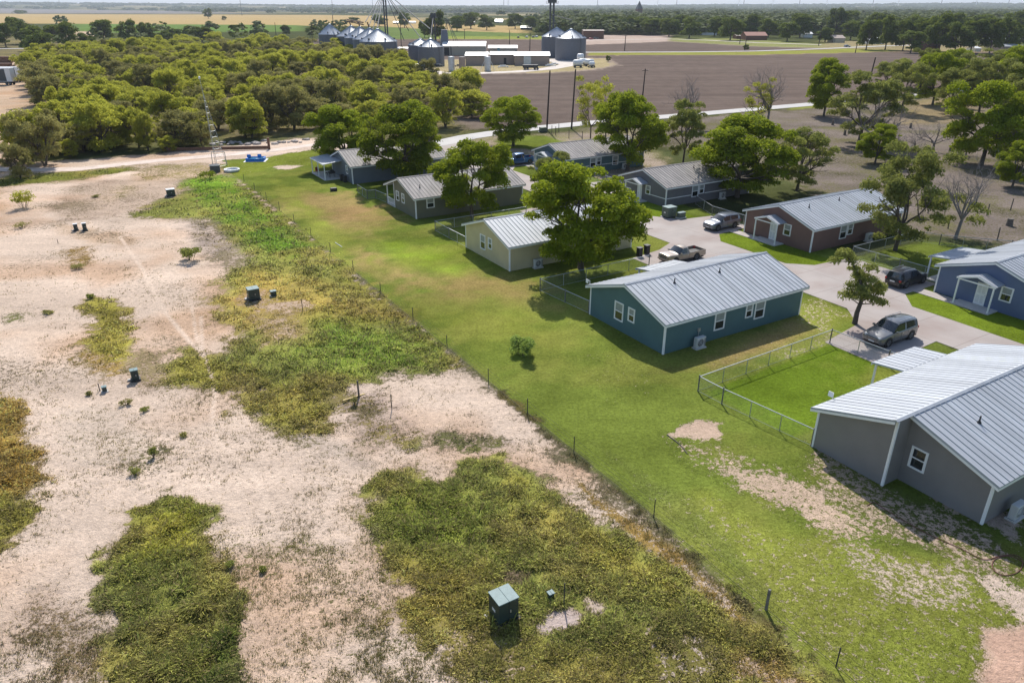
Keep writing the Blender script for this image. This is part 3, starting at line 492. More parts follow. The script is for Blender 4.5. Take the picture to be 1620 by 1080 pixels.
def window(root, face, c, z0, z1, wd, at=0.0, depth=.05, lab=None):
    """face 'x': on a gable wall at x=at looking to -x, c along y; face 'y': on the long wall y=at looking to -y, c along x"""
    def P(a, z, out): return (at-out, a, z) if face == 'x' else (a, at-out, z)
    fr = MB(); a0, a1 = c-wd/2, c+wd/2; t = .10
    def bar(p0, p1, q0, q1, o0=.0, o1=depth):
        A_, B_ = P(p0, q0, o0), P(p1, q1, o1); fr.box(min(A_[0], B_[0]), max(A_[0], B_[0]), min(A_[1], B_[1]), max(A_[1], B_[1]), q0, q1)
    bar(a0-t, a0, z0-t, z1+t); bar(a1, a1+t, z0-t, z1+t); bar(a0, a1, z1, z1+t); bar(a0, a1, z0-t, z0, 0, depth+.02)
    f = fr.build('window', 'trim', root)
    s = MB(); zm = (z0+z1)/2
    def bar2(p0, p1, q0, q1, o0, o1):
        A_, B_ = P(p0, q0, o0), P(p1, q1, o1); s.box(min(A_[0], B_[0]), max(A_[0], B_[0]), min(A_[1], B_[1]), max(A_[1], B_[1]), q0, q1)
    bar2(a0, a1, zm-.035, zm+.035, .012, .04); bar2(a0, a0+.04, z0, z1, .012, .034); bar2(a1-.04, a1, z0, z1, .012, .034)
    s.build('sash', 'trim', f)
    p = MB(); A_, B_ = P(a0, z0, .004), P(a1, zm, .012); p.box(min(A_[0], B_[0]), max(A_[0], B_[0]), min(A_[1], B_[1]), max(A_[1], B_[1]), z0, zm); p.build('pane', 'glass', f)
    p = MB(); A_, B_ = P(a0, zm, .004), P(a1, z1, .012); p.box(min(A_[0], B_[0]), max(A_[0], B_[0]), min(A_[1], B_[1]), max(A_[1], B_[1]), zm, z1); p.build('pane', 'blind' if lab != 'plain' else 'glass', f)
def house(label, u0, v0, wall, roof, L=16.2, xn=0.0, xf=0.0, near=True, extra=None, wins=(), vents=(), fascia=True):
    x, y = uv(u0, v0); h = thing('house', label, 'house', (x, y, 0), A, 'single-storey houses')
    Y0, YM, Y1 = 0, HW/2, HW
    b = MB(); seg(b, xn, L, Y0, EAVE, YM, RIDGE)
    if extra == 'corner_porch':
        seg(b, 0, L, YM, RIDGE, 7.1, ridge_z(7.1)); seg(b, 3.2, L, 7.1, ridge_z(7.1), Y1, EAVE)
    else: seg(b, xf, L, YM, RIDGE, Y1, EAVE)
    wl = b.build('wall', wall, h)
    b = MB(); slope_panel(b, xn-OH, L+OH, YM, RIDGE, -OH, EAVE-OH*SL); slope_panel(b, xf-OH, L+OH, YM, RIDGE, HW+OH, EAVE-OH*SL, up=.035)
    r = b.build('roof', roof, h)
    c = MB(); c.prism([(min(xn, xf)-OH-.02, YM-.16, RIDGE+.085), (min(xn, xf)-OH-.02, YM, RIDGE+.165), (min(xn, xf)-OH-.02, YM+.16, RIDGE+.085)], (L+2*OH+.04-min(xn, xf), 0, 0)); c.build('ridge_cap', roof, r)
    # fascia boards under the roof edge
    f = MB(); t = .16
    for xx, ya, yb, za, zb in ((xn-OH, YM, -OH, RIDGE, EAVE-OH*SL), (xf-OH, YM, HW+OH, RIDGE, EAVE-OH*SL), (L+OH-.04, YM, -OH, RIDGE, EAVE-OH*SL), (L+OH-.04, YM, HW+OH, RIDGE, EAVE-OH*SL)):
        f.prism([(xx, ya, za-.003), (xx, yb, zb-.003), (xx, yb, zb-t), (xx, ya, za-t)], (.04, 0, 0))
    f.box(xn-OH+.04, L+OH-.04, -OH, -OH+.03, EAVE-OH*SL-t, EAVE-OH*SL-.003); f.box(xf-OH+.04, L+OH-.04, HW+OH-.03, HW+OH, EAVE-OH*SL-t, EAVE-OH*SL-.003)
    f.build('fascia', 'trim', h)
    def corner(x_, y_, z_): MB().box(x_-.03, x_+.11, y_-.03, y_+.11, 0, z_).build('corner_trim', 'trim', h)
    corner(xn, 0, EAVE-.02); corner(L-.08, 0, EAVE-.02)
    if extra == 'corner_porch': corner(0, 7.0, ridge_z(7.1)-.03)
    else: corner(xf, HW-.08, EAVE-.02)
    if xn != xf: corner(min(xn, xf), YM, RIDGE-.12)
    for q in wins: window(h, *q)
    for vx, vy in vents:
        z = ridge_z(vy)+.08; v_ = MB(); v_.tube((vx, vy, z-.05), (vx, vy, z+.45), .045, n=8); v_.lathe([(0.0, z+.16), (.06, z+.15), (.14, z+.01), (.14, z)], 10, (vx, vy)); v_.build('vent_pipe', 'dark', r)
    return h
def canopy(h, y, apex=3.05, half=1.75, out=1.35, wd=.13):
    """small gabled porch over the front door, on the gable wall at x=0"""
    low = 2.50; b = MB()
    for s in (-1, 1):
        b.prism([(-out-.1, y, apex), (-.01, y, apex), (-.01, y+s*half, low), (-out-.1, y+s*half, low)], (0, 0, .07))
        for k in range(4):
            xx = -out-.06+k*(out)/3.2; b.prism([(xx, y, apex+.06), (xx+.04, y, apex+.06), (xx+.04, y+s*half, low+.06), (xx, y+s*half, low+.06)], (0, 0, .04))
    b.build('porch_roof', 'roof', h)
    t = MB()
    for s in (-1, 1): t.prism([(-out-.13, y, apex+.06), (-out-.13, y+s*half, low+.06), (-out-.13, y+s*half, low-.08), (-out-.13, y, apex-.08)], (.035, 0, 0))
    t.box(-out-.06, -out+.04, y-half+.15, y+half-.15, low-.12, low-.01); t.build('porch_beam', 'trim', h)
    for s in (-1, 1): MB().box(-out-.07, -out+.05, y+s*(half-.2)-.06, y+s*(half-.2)+.06, .1, low-.12).build('porch_post', 'trim', h)
    MB().box(-out-.25, 0, y-half, y+half, 0, .1).build('porch_slab', 'slab', h)
    d = MB().box(-.05, -.003, y-.48, y+.48, .12, 2.18).build('door', 'trim', h)
    p = MB()
    for zz in (.32, 1.22):
        for yy in (-.34, .06): p.box(-.066, -.05, y+yy, y+yy+.28, zz, zz+.7)
    p.build('door_panel', 'white', d); MB().lathe([(0, 1.08), (.035, 1.09), (.035, 1.13), (0, 1.14)], 8, (-.09, y-.4)).build('door_knob', 'galv', d)
BIGW = (.95, 2.38, 1.08); SMW = (1.3, 2.42, .72)
def gable_windows(): return [('x', 5.68, .98, 2.42, .98), ('x', 4.06, 1.42, 2.44, .66)]
hT = house('teal house with bright ribbed metal roof, between the cream house and the big gray house', 36.95, 38.3, 'w_teal', 'roof', L=16.0, wins=gable_windows()+[('y', 5.95, .92, 2.3, 1.0), ('y', 9.35, 1.27, 2.32, .66), ('y', 10.65, .92, 2.32, 1.05)], vents=[(4.1, 3.7), (9.3, 3.7)])
def patio(h, x0, x1, y0, y1, z0, z1, posts):
    b = MB(); slope_panel(b, x0, x1, y0, z0, y1, z1, .08, .035); r = b.build('patio_roof', 'roof', h)
    f = MB(); f.box(x0, x1, y1-.02, y1+.015, z1-.12, z1-.003); f.build('patio_fascia', 'trim', h)
    for px_, py_ in posts: MB().box(px_-.06, px_+.06, py_-.06, py_+.06, .08, z1+.0).build('patio_post', 'trim', h)
    MB().box(x0+.1, x1-.1, HW, y1-.1, 0, .08).build('patio_slab', 'slab', h)
patio(hT, 7.0, 11.8, HW+OH+.02, 12.0, EAVE-.1, 2.34, [(7.3, 11.8), (11.5, 11.8)])
def antenna(h, x, y, z):
    b = MB(); b.tube((x, y, z-.2), (x, y, z+.45), .02); b.tube((x, y, z+.45), (x-.3, y, z+.5), .02); b.prism([(x-.34, y-.16, z+.3), (x-.34, y+.16, z+.3), (x-.30, y+.16, z+.62), (x-.30, y-.16, z+.62)], (.03, 0, 0)); b.build('aerial', 'trim', h)
antenna(hT, -.1, 9.75, 2.75)
b = MB().box(3.5, 3.75, -.12, -.003, 1.2, 1.5); b.tube((3.62, -.06, .1), (3.62, -.06, 1.2), .03); b.build('meter_box', 'galv', hT)
hG = house('large gray house with stepped gable end, nearest the camera at the right edge', 37.4, 13.75, 'w_gray', 'roof', L=16.0, xn=0, xf=-1.4, wins=[('x', 4.0, 1.25, 2.4, .78, 0.0, .05, 'plain')], vents=[(3.2, 2.9), (9.2, 2.6)])
patio(hG, 7.7, 12.7, HW+OH+.02, 12.4, EAVE-.1, 2.32, [(8.0, 12.2), (12.4, 12.2)])
antenna(hG, .3, 10.05, 2.7)
hY = house('cream yellow house half hidden by a wide pecan tree', 36.75, 61.65, 'w_yellow', 'roof', wins=gable_windows()+[('y', 6.2, .92, 2.35, 1.1)], vents=[(5, 3.6), (10, 3.6)])
hO = house('olive green house with corner back porch behind a round pecan tree', 36.9, 85.5, 'w_olive', 'roof_old', extra='corner_porch', wins=[('x', 5.85, 1.3, 2.42, .85), ('x', 4.0, 1.35, 2.42, .75), ('y', 2.1, 1.3, 2.4, .95), ('y', 8.1, .9, 2.2, 1.0)], vents=[(1.6, 2.0), (11, 3.4)])
MB().box(-.04, .08, 9.52, 9.64, .15, EAVE-.1).build('porch_post', 'trim', hO); MB().box(-.05, 3.2, 7.1, 9.7, 0, .15).build('porch_slab', 'slab', hO)
b = MB()
for zz in (1.0, .3): b.box(-.02, .03, 7.15, 9.52, zz, zz+.06)
for k in range(14): b.box(-.01, .02, 7.3+k*.165, 7.33+k*.165, .3, 1.0)
b.build('porch_railing', 'trim', hO)
hS = house('slate gray house farthest back in the near row, with a lean-to patio cover', 36.9, 109.3, 'w_slate', 'roof_old', wins=[('x', 2.3, 1.3, 2.4, .7)], vents=[])
b = MB(); b.prism([(-3.0, 4.6, 2.45), (-.01, 4.6, 2.78), (-.01, 11.6, 2.78), (-3.0, 11.6, 2.45)], (0, 0, .08)); b.build('patio_roof', 'roof', hS)
b = MB(); b.box(-3.03, -2.99, 4.6, 11.6, 2.37, 2.54); b.build('patio_fascia', 'trim', hS)
for yy in (4.75, 8.1, 11.4): MB().box(-2.9, -2.78, yy-.06, yy+.06, .1, 2.44).build('patio_post', 'trim', hS)
MB().box(-3.0, 0, 4.6, 11.6, 0, .1).build('patio_slab', 'slab', hS)
RW = [('x', 3.45, 1.2, 2.35, .85), ('y', 5.35, .9, 2.3, 1.05), ('y', 6.55, 1.2, 2.3, .78)]
hB = house('reddish brown house with white gabled porch, across the drive from the cream house', 68.85, 49.8, 'w_brown', 'roof', wins=RW, vents=[(3.1, 3.4), (8.7, 3.6)])
canopy(hB, 5.4)
hU = house('blue house with white gabled porch at the right edge', 68.85, 25.75, 'w_blue', 'roof', wins=RW, vents=[(6, 3.4)]); canopy(hU, 5.5)
patio(hU, 2.6, 8.2, HW+OH+.02, 12.4, EAVE-.1, 2.36, [(2.8, 12.2), (8.0, 12.2)])
hD = house('dark gray house with white belt line and porch, behind the silver SUV', 68.7, 73.5, 'w_grey2', 'roof_old', wins=[('x', 3.75, 1.15, 2.2, .8)]+RW[1:], vents=[(8, 3.4)]); canopy(hD, 5.5)
hE = house('pale teal house with white belt line, beside the dark blue pickup', 68.75, 97.3, 'w_teal2', 'roof_old', wins=[('x', 3.75, 1.15, 2.2, .8)]+RW[1:]+[('y', 10.0, .9, 2.2, 1.05)], vents=[(11, 3)]); canopy(hE, 5.5)
for hh in (hD, hE):
    b = MB(); b.box(-.02, -.002, 0.1, 3.5, 1.08, 1.18); b.box(-.02, -.002, 7.4, 9.6, 1.08, 1.18); b.box(.15, 4.6, -.02, -.002, 1.08, 1.18); b.box(7.2, 16.0, -.02, -.002, 1.08, 1.18); b.build('belt_board', 'trim', hh)
# outdoor AC units beside the houses
def ac(label, u, v, rz=0):
    x, y = uv(u, v); t = thing('ac_unit', label, 'air conditioner', (x, y, 0), A+rz, 'outdoor AC units')
    MB().box(-.55, .55, -.28, .28, 0, .1).build('pad', 'slab', t); c = MB().box(-.48, .48, -.19, .19, .12, .98).build('casing', 'ac', t, bevel=.015)
    f = MB(); f.lathe([(.31, -.02), (.33, 0), (.33, .02)], 24); 
    for r_ in (.08, .14, .2, .26): f.lathe([(r_, .0), (r_+.012, .008), (r_, .016)], 20)
    for k in range(8): a = k*math.pi/4; f.tube((0, 0, .008), (.32*math.cos(a), .32*math.sin(a), .008), .008, n=4)
    g_ = f.build('fan_grille', 'ac', t); g_.rotation_euler = (math.pi/2, 0, 0); g_.location = (-.08, -.215, .55)
    d = MB().lathe([(0, 0), (.31, 0)], 24).build('fan', 'dark', t); d.rotation_euler = (math.pi/2, 0, 0); d.location = (-.08, -.2, .55)
    s = MB()
    for k in range(7): s.box(.30, .46, -.2, -.196, .2+k*.1, .25+k*.1)
    s.build('louvre', 'dark', t)
ac('white AC unit standing by the teal house wall below the meter box', 40.3, 37.75); ac('white AC unit beside the cream house corner, under the tree', 39.9, 61.1)
ac('white AC unit at the right edge beside the gray house corner', 39.5, 13.15); ac('white AC unit in shade beside the brown house under the tall tree', 78.4, 49.2)
ac('white AC unit behind the dark gray house wall beside the tree trunk', 78.9, 72.9); ac('white AC unit in shade beside the pale teal house', 80.4, 96.7)
# ---------------------------------------------------------------- vehicles
def wheel(root, x, y, r, wd=.22, rim='galv', s=1):
    t = MB(); t.lathe([(r*.62, -wd/2), (r*.93, -wd/2), (r, -wd/2+.04), (r, wd/2-.04), (r*.93, wd/2), (r*.62, wd/2)], 24)
    w_ = t.build('wheel', 'rubber', root, smooth=True); w_.rotation_euler = (math.pi/2, 0, 0); w_.location = (x, y, r)
    q = MB(); zf = s*wd/2
    q.lathe([(r*.64, zf*.97), (r*.60, zf*1.0), (r*.55, zf*.82)], 20); q.lathe([(0, zf*.9), (r*.14, zf*.9), (r*.16, zf*.75)], 12)
    for k in range(5):
        a = k*2*math.pi/5
        for da in (-.13, .13): q.tube((r*.1*math.cos(a+da), r*.1*math.sin(a+da), zf*.82), (r*.6*math.cos(a+da), r*.6*math.sin(a+da), zf*.86), r*.045, n=4)
    q.build('rim', 'rimmetal', w_)
    MB().lathe([(0, zf*.5), (r*.62, zf*.5)], 20).build('brake_disc', 'dark', w_)
M['rimmetal'] = mat('alloy_rim', (.42, .43, .44), .35, .7, var=.05)
M['carglass'] = mat('car_glass', (.025, .032, .038), .06, var=.1, spec=1.0); M['lamp'] = mat('headlamp_glass', (.65, .68, .70), .1, .3, var=.1, scale=12, spec=1); M['tail'] = mat('tail_lamp', (.42, .02, .02), .2, var=.2, scale=12)
M['plate'] = mat('number_plate', (.7, .7, .68), .5, var=.1); M['chrome'] = mat('chrome', (.7, .7, .7), .15, .9, var=.03)
def loft(stations, name, parent, m, sel=None, glassfn=None):
    """stations: list of (x, [(y, z), ...]) half sections from sill to roof centre, mirrored"""
    rows = []
    for x, s in stations: rows.append([(x, -y, z) for y, z in s]+[(x, y, z) for y, z in s[::-1][1:]])
    n = len(rows[0]); b = MB(); gl = {}
    def put(d, q): i = len(d.v); d.v += list(q); d.f.append(tuple(range(i, i+len(q))))
    for i in range(len(rows)-1):
        for j in range(n-1):
            q = (rows[i][j], rows[i][j+1], rows[i+1][j+1], rows[i+1][j]); jj = j if j < n//2 else n-2-j
            k = glassfn(i, jj, j < n//2) if glassfn else None
            put(gl.setdefault(k, MB()) if k else b, q)
    put(b, rows[0]); put(b, rows[-1][::-1])
    return b, gl
def weld(o, d=.001, sub=0):
    bm = bmesh.new(); bm.from_mesh(o.data); bmesh.ops.remove_doubles(bm, verts=bm.verts, dist=d); bmesh.ops.recalc_face_normals(bm, faces=bm.faces[:]); bm.to_mesh(o.data); bm.free(); o.data.shade_smooth()
    try: o.data.set_sharp_from_angle(angle=math.radians(32))
    except Exception: pass
def car(name, label, cat, x, y, hd, paintm, kind='suv', L=4.7, Wd=1.9, Ht=1.72, wb=2.85, rim='galv', glassdark=True, wr=.37):
    """origin on the ground at the centre; +x forward"""
    t = thing(name, label, cat, (x, y, .035), hd, 'parked vehicles'); hw = Wd/2
    xf, xr = L/2, -L/2; fa, ra = xf-(.90 if kind == 'suv' else 1.0), xf-(.90 if kind == 'suv' else 1.0)-wb
    def sec(w_, zb, zm, belt, hood=None, roof=None, rw=None):
        # sill bottom, sill, bulge, shoulder, belt(inner), [glass top], roof edge, roof mid
        s = [(w_*.90, zb), (w_*.985, zb+.10), (w_, zm), (w_*.985, belt-.10), (w_*.95, belt)]
        if roof is None: s += [(w_*.90, belt+(hood-belt)*.55), (w_*.72, hood-.01), (w_*.42, hood+.015), (0, hood+.025)]
        else: s += [(w_*.93, belt+.02), (rw+.04, roof-.10), (rw*.86, roof-.02), (0, roof+.02)]
        return s
    b0 = .24; belt = Ht*.60; hood = Ht*.60+.06 if kind == 'suv' else Ht*.60
    if kind == 'suv':
        st = [(xf, sec(hw*.74, b0+.16, .50, .66, .68)), (xf-.06, sec(hw*.86, b0+.06, .55, .80, .84)), (xf-.25, sec(hw*.95, b0, .58, .88, .94)), (xf-.6, sec(hw*.985, b0, .62, belt-.10, hood-.05)),
              (xf-1.05, sec(hw, b0, .62, belt-.04, hood)), (xf-1.32, sec(hw, b0, .62, belt, hood+.03)),
              (xf-1.36, sec(hw, b0, .62, belt, None, hood+.06, hw*.88)), (xf-2.05, sec(hw, b0, .62, belt, None, Ht-.06, hw*.74)), (xf-2.3, sec(hw, b0, .62, belt, None, Ht, hw*.73)), (xf-2.95, sec(hw, b0, .62, belt+.01, None, Ht+.01, hw*.73)), (xf-3.1, sec(hw, b0, .62, belt+.01, None, Ht+.01, hw*.73)),
              (xf-3.75, sec(hw, b0, .62, belt+.05, None, Ht-.02, hw*.71)), (xr+.55, sec(hw*.99, b0, .62, belt+.07, None, Ht-.06, hw*.69)), (xr+.22, sec(hw*.95, b0+.02, .62, belt+.02, None, Ht-.14, hw*.66)),
              (xr+.08, sec(hw*.90, b0+.05, .62, belt-.08, None, belt+.02, hw*.80)), (xr, sec(hw*.82, b0+.12, .55, belt-.30, None, belt-.22, hw*.76))]
        def gf(i, j, left):
            if i == 6 and j >= 6: return 'windscreen'
            if i == 13 and j >= 6: return 'rear_window'
            if j == 5 and i in (6, 7, 8, 10, 11): return 'side_window'
            return None
    else:
        cab = 5.9 if kind == 'crew' else 5.0
        ce = xf-(3.75 if kind == 'crew' else 2.95)     # back of the cab
        st = [(xf, sec(hw*.80, b0+.20, .60, .78, .80)), (xf-.08, sec(hw*.92, b0+.08, .66, .98, 1.0)), (xf-.3, sec(hw*.97, b0+.06, .70, 1.02, 1.06)), (xf-1.2, sec(hw, b0+.06, .72, belt-.02, belt+.03)), (xf-1.42, sec(hw, b0+.06, .72, belt, belt+.05)),
              (xf-1.46, sec(hw, b0+.06, .72, belt, None, belt+.08, hw*.86)), (xf-2.05, sec(hw, b0+.06, .72, belt, None, Ht-.04, hw*.72)), (xf-2.25, sec(hw, b0+.06, .72, belt, None, Ht, hw*.72)),
              ((xf-2.25+ce)/2+.05, sec(hw, b0+.06, .72, belt, None, Ht+.01, hw*.72)), ((xf-2.25+ce)/2-.05, sec(hw, b0+.06, .72, belt, None, Ht+.01, hw*.72)), (ce+.12, sec(hw, b0+.06, .72, belt, None, Ht-.02, hw*.70)), (ce, sec(hw, b0+.06, .72, belt, None, belt+.12, hw*.84))]
        def gf(i, j, left):
            if i == 5 and j >= 6: return 'windscreen'
            if i == 10 and j >= 6: return 'rear_window'
            if j == 5 and i in ((5, 6, 7, 9) if kind == 'crew' else (5, 6, 7, 8)): return 'side_window'
            return None
    b, gl = loft(st, 'body', t, paintm, glassfn=gf)
    body = b.build('body', paintm, t); weld(body)
    for k, q in gl.items():
        if k == 'side_window':
            L_, R_ = MB(), MB()
            for fc in q.f:
                pts = [q.v[i] for i in fc]; (L_ if pts[0][1] < 0 else R_).quad(pts)
            for z in (L_, R_): o = z.build('side_window', 'carglass', t); weld(o)
        else: o = q.build(k, 'carglass', t); weld(o)
    if kind == 'suv':
        for s in (-1, 1):
            b = MB(); b.tube((xf-2.3, s*hw*.66, Ht+.05), (xr+.6, s*hw*.64, Ht+.03), .022, n=5); b.tube((xf-2.35, s*hw*.66, Ht-.02), (xf-2.3, s*hw*.66, Ht+.05), .02, n=5); b.tube((xr+.58, s*hw*.64, Ht-.05), (xr+.6, s*hw*.64, Ht+.03), .02, n=5); b.build('roof_rail', 'galv', t)
    else:
        # cargo bed
        zt = belt+.02; b = MB(); z0 = b0+.12; fl = .72; ti = .09
        b.box(xr, ce, -hw, -hw+ti, z0, zt); b.box(xr, ce, hw-ti, hw, z0, zt); b.box(xr, xr+.07, -hw+ti, hw-ti, z0+.15, zt-.01); b.box(ce-.07, ce, -hw+ti, hw-ti, z0, zt-.01)
        b.build('cargo_bed', paintm, t, bevel=.02)
        MB().box(xr+.07, ce-.07, -hw+ti, hw-ti, fl-.1, fl).build('bed_floor', 'dark', t)
        MB().box(xr-.10, xr, -hw*.95, hw*.95, .42, .58).build('rear_bumper', 'chrome', t, bevel=.02)
        MB().box(xf-.02, xf+.08, -hw*.9, hw*.9, .40, .58).build('front_bumper', 'chrome' if kind == 'crew' else paintm, t, bevel=.03)
    for x_ in (fa, ra):
        for s in (-1, 1):
            wheel(t, x_, s*(hw-.10), wr, s=s if False else (-s))
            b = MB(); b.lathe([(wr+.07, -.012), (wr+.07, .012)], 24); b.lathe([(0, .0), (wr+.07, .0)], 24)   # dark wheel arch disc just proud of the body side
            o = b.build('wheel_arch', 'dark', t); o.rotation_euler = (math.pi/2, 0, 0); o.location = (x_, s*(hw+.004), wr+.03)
    fy = hw*.70; zf = .78 if kind == 'suv' else .86
    for s in (-1, 1):
        MB().box(xf-.34, xf-.03, s*hw*.62-(.13), s*hw*.62+(.13), zf-.05, zf+.09, rz=-s*.42).build('headlight', 'lamp', t, bevel=.02)
        MB().box(xr-.005, xr+.22, s*hw*.80-.10, s*hw*.80+.10, belt-.28, belt-.08).build('tail_light', 'tail', t, bevel=.02)
        b = MB(); b.box(xf-1.72, xf-1.55, s*(hw+.02)-.03, s*(hw+.02)+.15*(1 if s > 0 else 0)+.0, belt+.02, belt+.17) if s > 0 else b.box(xf-1.72, xf-1.55, -hw-.17, -hw+.01, belt+.02, belt+.17)
        b.build('wing_mirror', paintm, t, bevel=.02)
        for dx in ((2.5, 3.4) if kind != 'single' else (2.6,)): MB().box(xf-dx-.18, xf-dx, s*(hw+.006)-.01, s*(hw+.006)+.012, belt-.17, belt-.13).build('door_handle', 'chrome', t)
        b = MB()
        for dx in ((1.5, 2.42, 3.32) if kind != 'single' else (1.5, 2.85)): b.box(xf-dx-.006, xf-dx+.006, s*hw*1.001-.004, s*hw*1.001+.004, .38, belt-.08)
        b.build('door_seam', 'dark', t)
    MB().box(xf-.05, xf+.012, -hw*.52, hw*.52, .56 if kind == 'suv' else .62, .74 if kind == 'suv' else .84).build('grille', 'dark', t, bevel=.01)
    MB().box(xf-.02, xf+.02, -hw*.50, hw*.50, .655 if kind == 'suv' else .72, .68 if kind == 'suv' else .75).build('grille_bar', 'chrome', t)
    MB().box(xf-.0, xf+.03, -.24, .24, .40, .51).build('front_plate', 'plate', t); MB().box(xr-.03, xr+.02, -.24, .24, .62, .74).build('rear_plate', 'plate', t)
    MB().box(xr+.2, xf-.2, -hw*.93, hw*.93, .2, .3).build('underbody', 'dark', t)
    return t
def place(wf, wr_, Wd):     # from the ground points under the two camera-side wheels: centre between axles
    mx, my = (wf[0]+wr_[0])/2, (wf[1]+wr_[1])/2; off = Wd/2-.08
    return mx-SU*off, my+CU*off
cx, cy = place((30.19, 53.18), (32.93, 54.82), 1.95); HD = A+math.pi
car('suv', 'charcoal silver SUV parked beside the small leaning tree and chain-link yard', 'SUV', cx+.1, cy, HD, paint('graphite_paint', (.19, .195, .20)), L=4.95, Wd=1.95, Ht=1.78, wb=3.0, wr=.38)
cx, cy = place((40.78, 67.91), (38.1, 66.66), 1.85)
car('suv', 'black SUV seen from behind, parked beside the blue house fence', 'SUV', cx+.1, cy+.1, A, paint('black_paint', (.022, .022, .026), .2), L=4.65, Wd=1.85, Ht=1.68, wb=2.7, wr=.36)
cx, cy = place((25.12, 86.62), (27.87, 88.2), 1.92)
car('suv', 'silver blue SUV parked between the brown and dark gray houses', 'SUV', cx, cy, HD, paint('silver_paint', (.19, .215, .26)), L=4.85, Wd=1.92, Ht=1.72, wb=2.85, wr=.37)
x_, y_ = uv(54.7, 55.3)
car('pickup_truck', 'beige single-cab pickup with empty open bed, behind the teal house', 'pickup truck', x_, y_, HD, paint('beige_paint', (.36, .295, .23), .3), kind='single', L=5.3, Wd=1.85, Ht=1.62, wb=3.0, wr=.36)
cx, cy = place((-.15, 126.89), (3.43, 128.62), 2.0)
car('pickup_truck', 'dark blue crew-cab pickup beside the pale teal house', 'pickup truck', cx, cy, HD, paint('blue_paint', (.03, .11, .27)), kind='crew', L=5.9, Wd=2.0, Ht=1.9, wb=3.7, wr=.40)
def far_car(label, x, y, hd, m):
    car('parked_car', label, 'car', x, y, hd, m, L=4.5, Wd=1.8, Ht=1.5, wb=2.7)
far_car('small silver car on the far road beside the tree line', *g(1340, 75), .25, paint('far_silver', (.4, .42, .44)))
far_car('dark car on the driveway above the far road', *g(1318, 67.5), 1.2, paint('far_dark', (.05, .055, .06)))
# ---------------------------------------------------------------- chain-link fences
def chain_fence(label, pts, hgt=1.2, sp=2.6, gate=False):
    P = [uv(*p) for p in pts]; t = thing('chain_link_fence', label, 'fence', (*P[0], 0), 0, 'chain-link fences'); o = P[0]
    rail, mesh, wire = MB(), MB(), MB()
    for (ax, ay), (bx, by) in zip(P[:-1], P[1:]):
        a = (ax-o[0], ay-o[1]); b_ = (bx-o[0], by-o[1]); L_ = math.dist(a, b_); n = max(1, round(L_/sp))
        rail.tube((*a, hgt), (*b_, hgt), .03, n=6); mesh.quad([(*a, .03), (*b_, .03), (*b_, hgt), (*a, hgt)]); wire.tube((*a, .05), (*b_, .05), .012, n=4)
        for k in range(n+1):
            x = a[0]+(b_[0]-a[0])*k/n; y = a[1]+(b_[1]-a[1])*k/n; end = k in (0, n)
            if k == 0 and (ax, ay) != P[0]: continue
            q = MB().tube((x, y, 0), (x, y, hgt+(.12 if end else -.02)), .05 if end else .032, n=8)
            q.build('post', 'fence_post' if end else 'galv', t)
    rail.build('top_rail', 'galv', t); mesh.build('chain_mesh', 'chain', t); wire.build('bottom_wire', 'galv', t)
chain_fence('chain-link fence around the bright green yard left of the big gray house', [(36.0, 23.5), (35.1, 30.2), (35.0, 32.4), (50.1, 32.9), (50.4, 28.0), (50.4, 26.2)])
chain_fence('short chain-link fence between the teal and cream houses', [(37.0, 48.2), (36.7, 51.5), (36.4, 55.3), (50.3, 55.3+.2)])
chain_fence('short chain-link fence between the cream and olive houses', [(36.8, 71.5), (36.7, 75.6), (36.7, 79.4), (50.0, 79.6)])
chain_fence('short chain-link fence between the olive and slate houses', [(36.9, 95.4), (36.6, 98.9), (35.4, 99.1), (35.6, 103.6)])
chain_fence('chain-link fence enclosing the yard between the blue and brown houses', [(71.9, 35.6), (71.7, 41), (71.5, 46.4), (83.2, 46.4), (84.0, 44), (88.5, 38.5), (88.5, 30)])
chain_fence('chain-link fence behind the silver blue SUV', [(71.3, 59.7), (71.3, 64), (71.2, 67.2), (73.5, 72.6)])
chain_fence('chain-link fence between the dark gray and pale teal houses', [(70.8, 83.5), (70.8, 97.0)])
# ---------------------------------------------------------------- property-line wire fence
def line_fence():
    t = thing('wire_fence', 'low wire fence with dark steel posts along the lawn edge', 'fence', (*uv(22.85, 0), 0), A)
    vs = [8, 11.8, 15.5, 23.2, 30.6, 36, 41.4, 48.2, 54.9, 62.5, 70.1, 77.5, 84.8, 92, 99, 106, 113, 120]
    for i, v in enumerate(vs):
        b = MB(); hh = 1.15+.06*math.sin(v*3)
        if v == 15.5: b.box(-.05, .05, v-.05, v+.05, 0, 1.2)
        else: b.box(-.03, .03, v-.006, v+.006, 0, hh); b.box(-.006, .006, v-.03, v+.03, 0, hh)
        b.build('post', 'fence_post' if v == 15.5 else 'steelpost', t)
        if i+1 < len(vs):
            w_ = MB()
            for z, wr in ((.08, .014), (.4, .006), (.7, .006), (1.0, .006)): w_.tube((0, v, z), (0, vs[i+1], z), wr, n=3)
            w_.build('wire', 'steelpost', t)
line_fence()
def post(label, u=None, v=None, px=None, hgt=1.1, wood=False, tilt=0, nm='steel_post', grp='loose fence posts'):
    x, y = g(*px) if px else uv(u, v); t = MB()
    if wood: t.tube((0, 0, -.1), (tilt, .02, hgt), .075, .065, n=8)
    else: t.box(-.032, .032, -.008, .008, 0, hgt); t.box(-.008, .008, -.032, .032, 0, hgt)
    o = t.build(nm, 'wood' if wood else 'steelpost'); o.location = (x, y, 0); o.rotation_euler = (0, 0, A); tag(o, label, 'post', grp)
post('steel post standing on bare caliche below the long grass', px=(620, 648), hgt=1.2); post('short broken wooden post at the lower edge of the long grass', px=(568, 628), hgt=1.3, wood=True, nm='wooden_post')
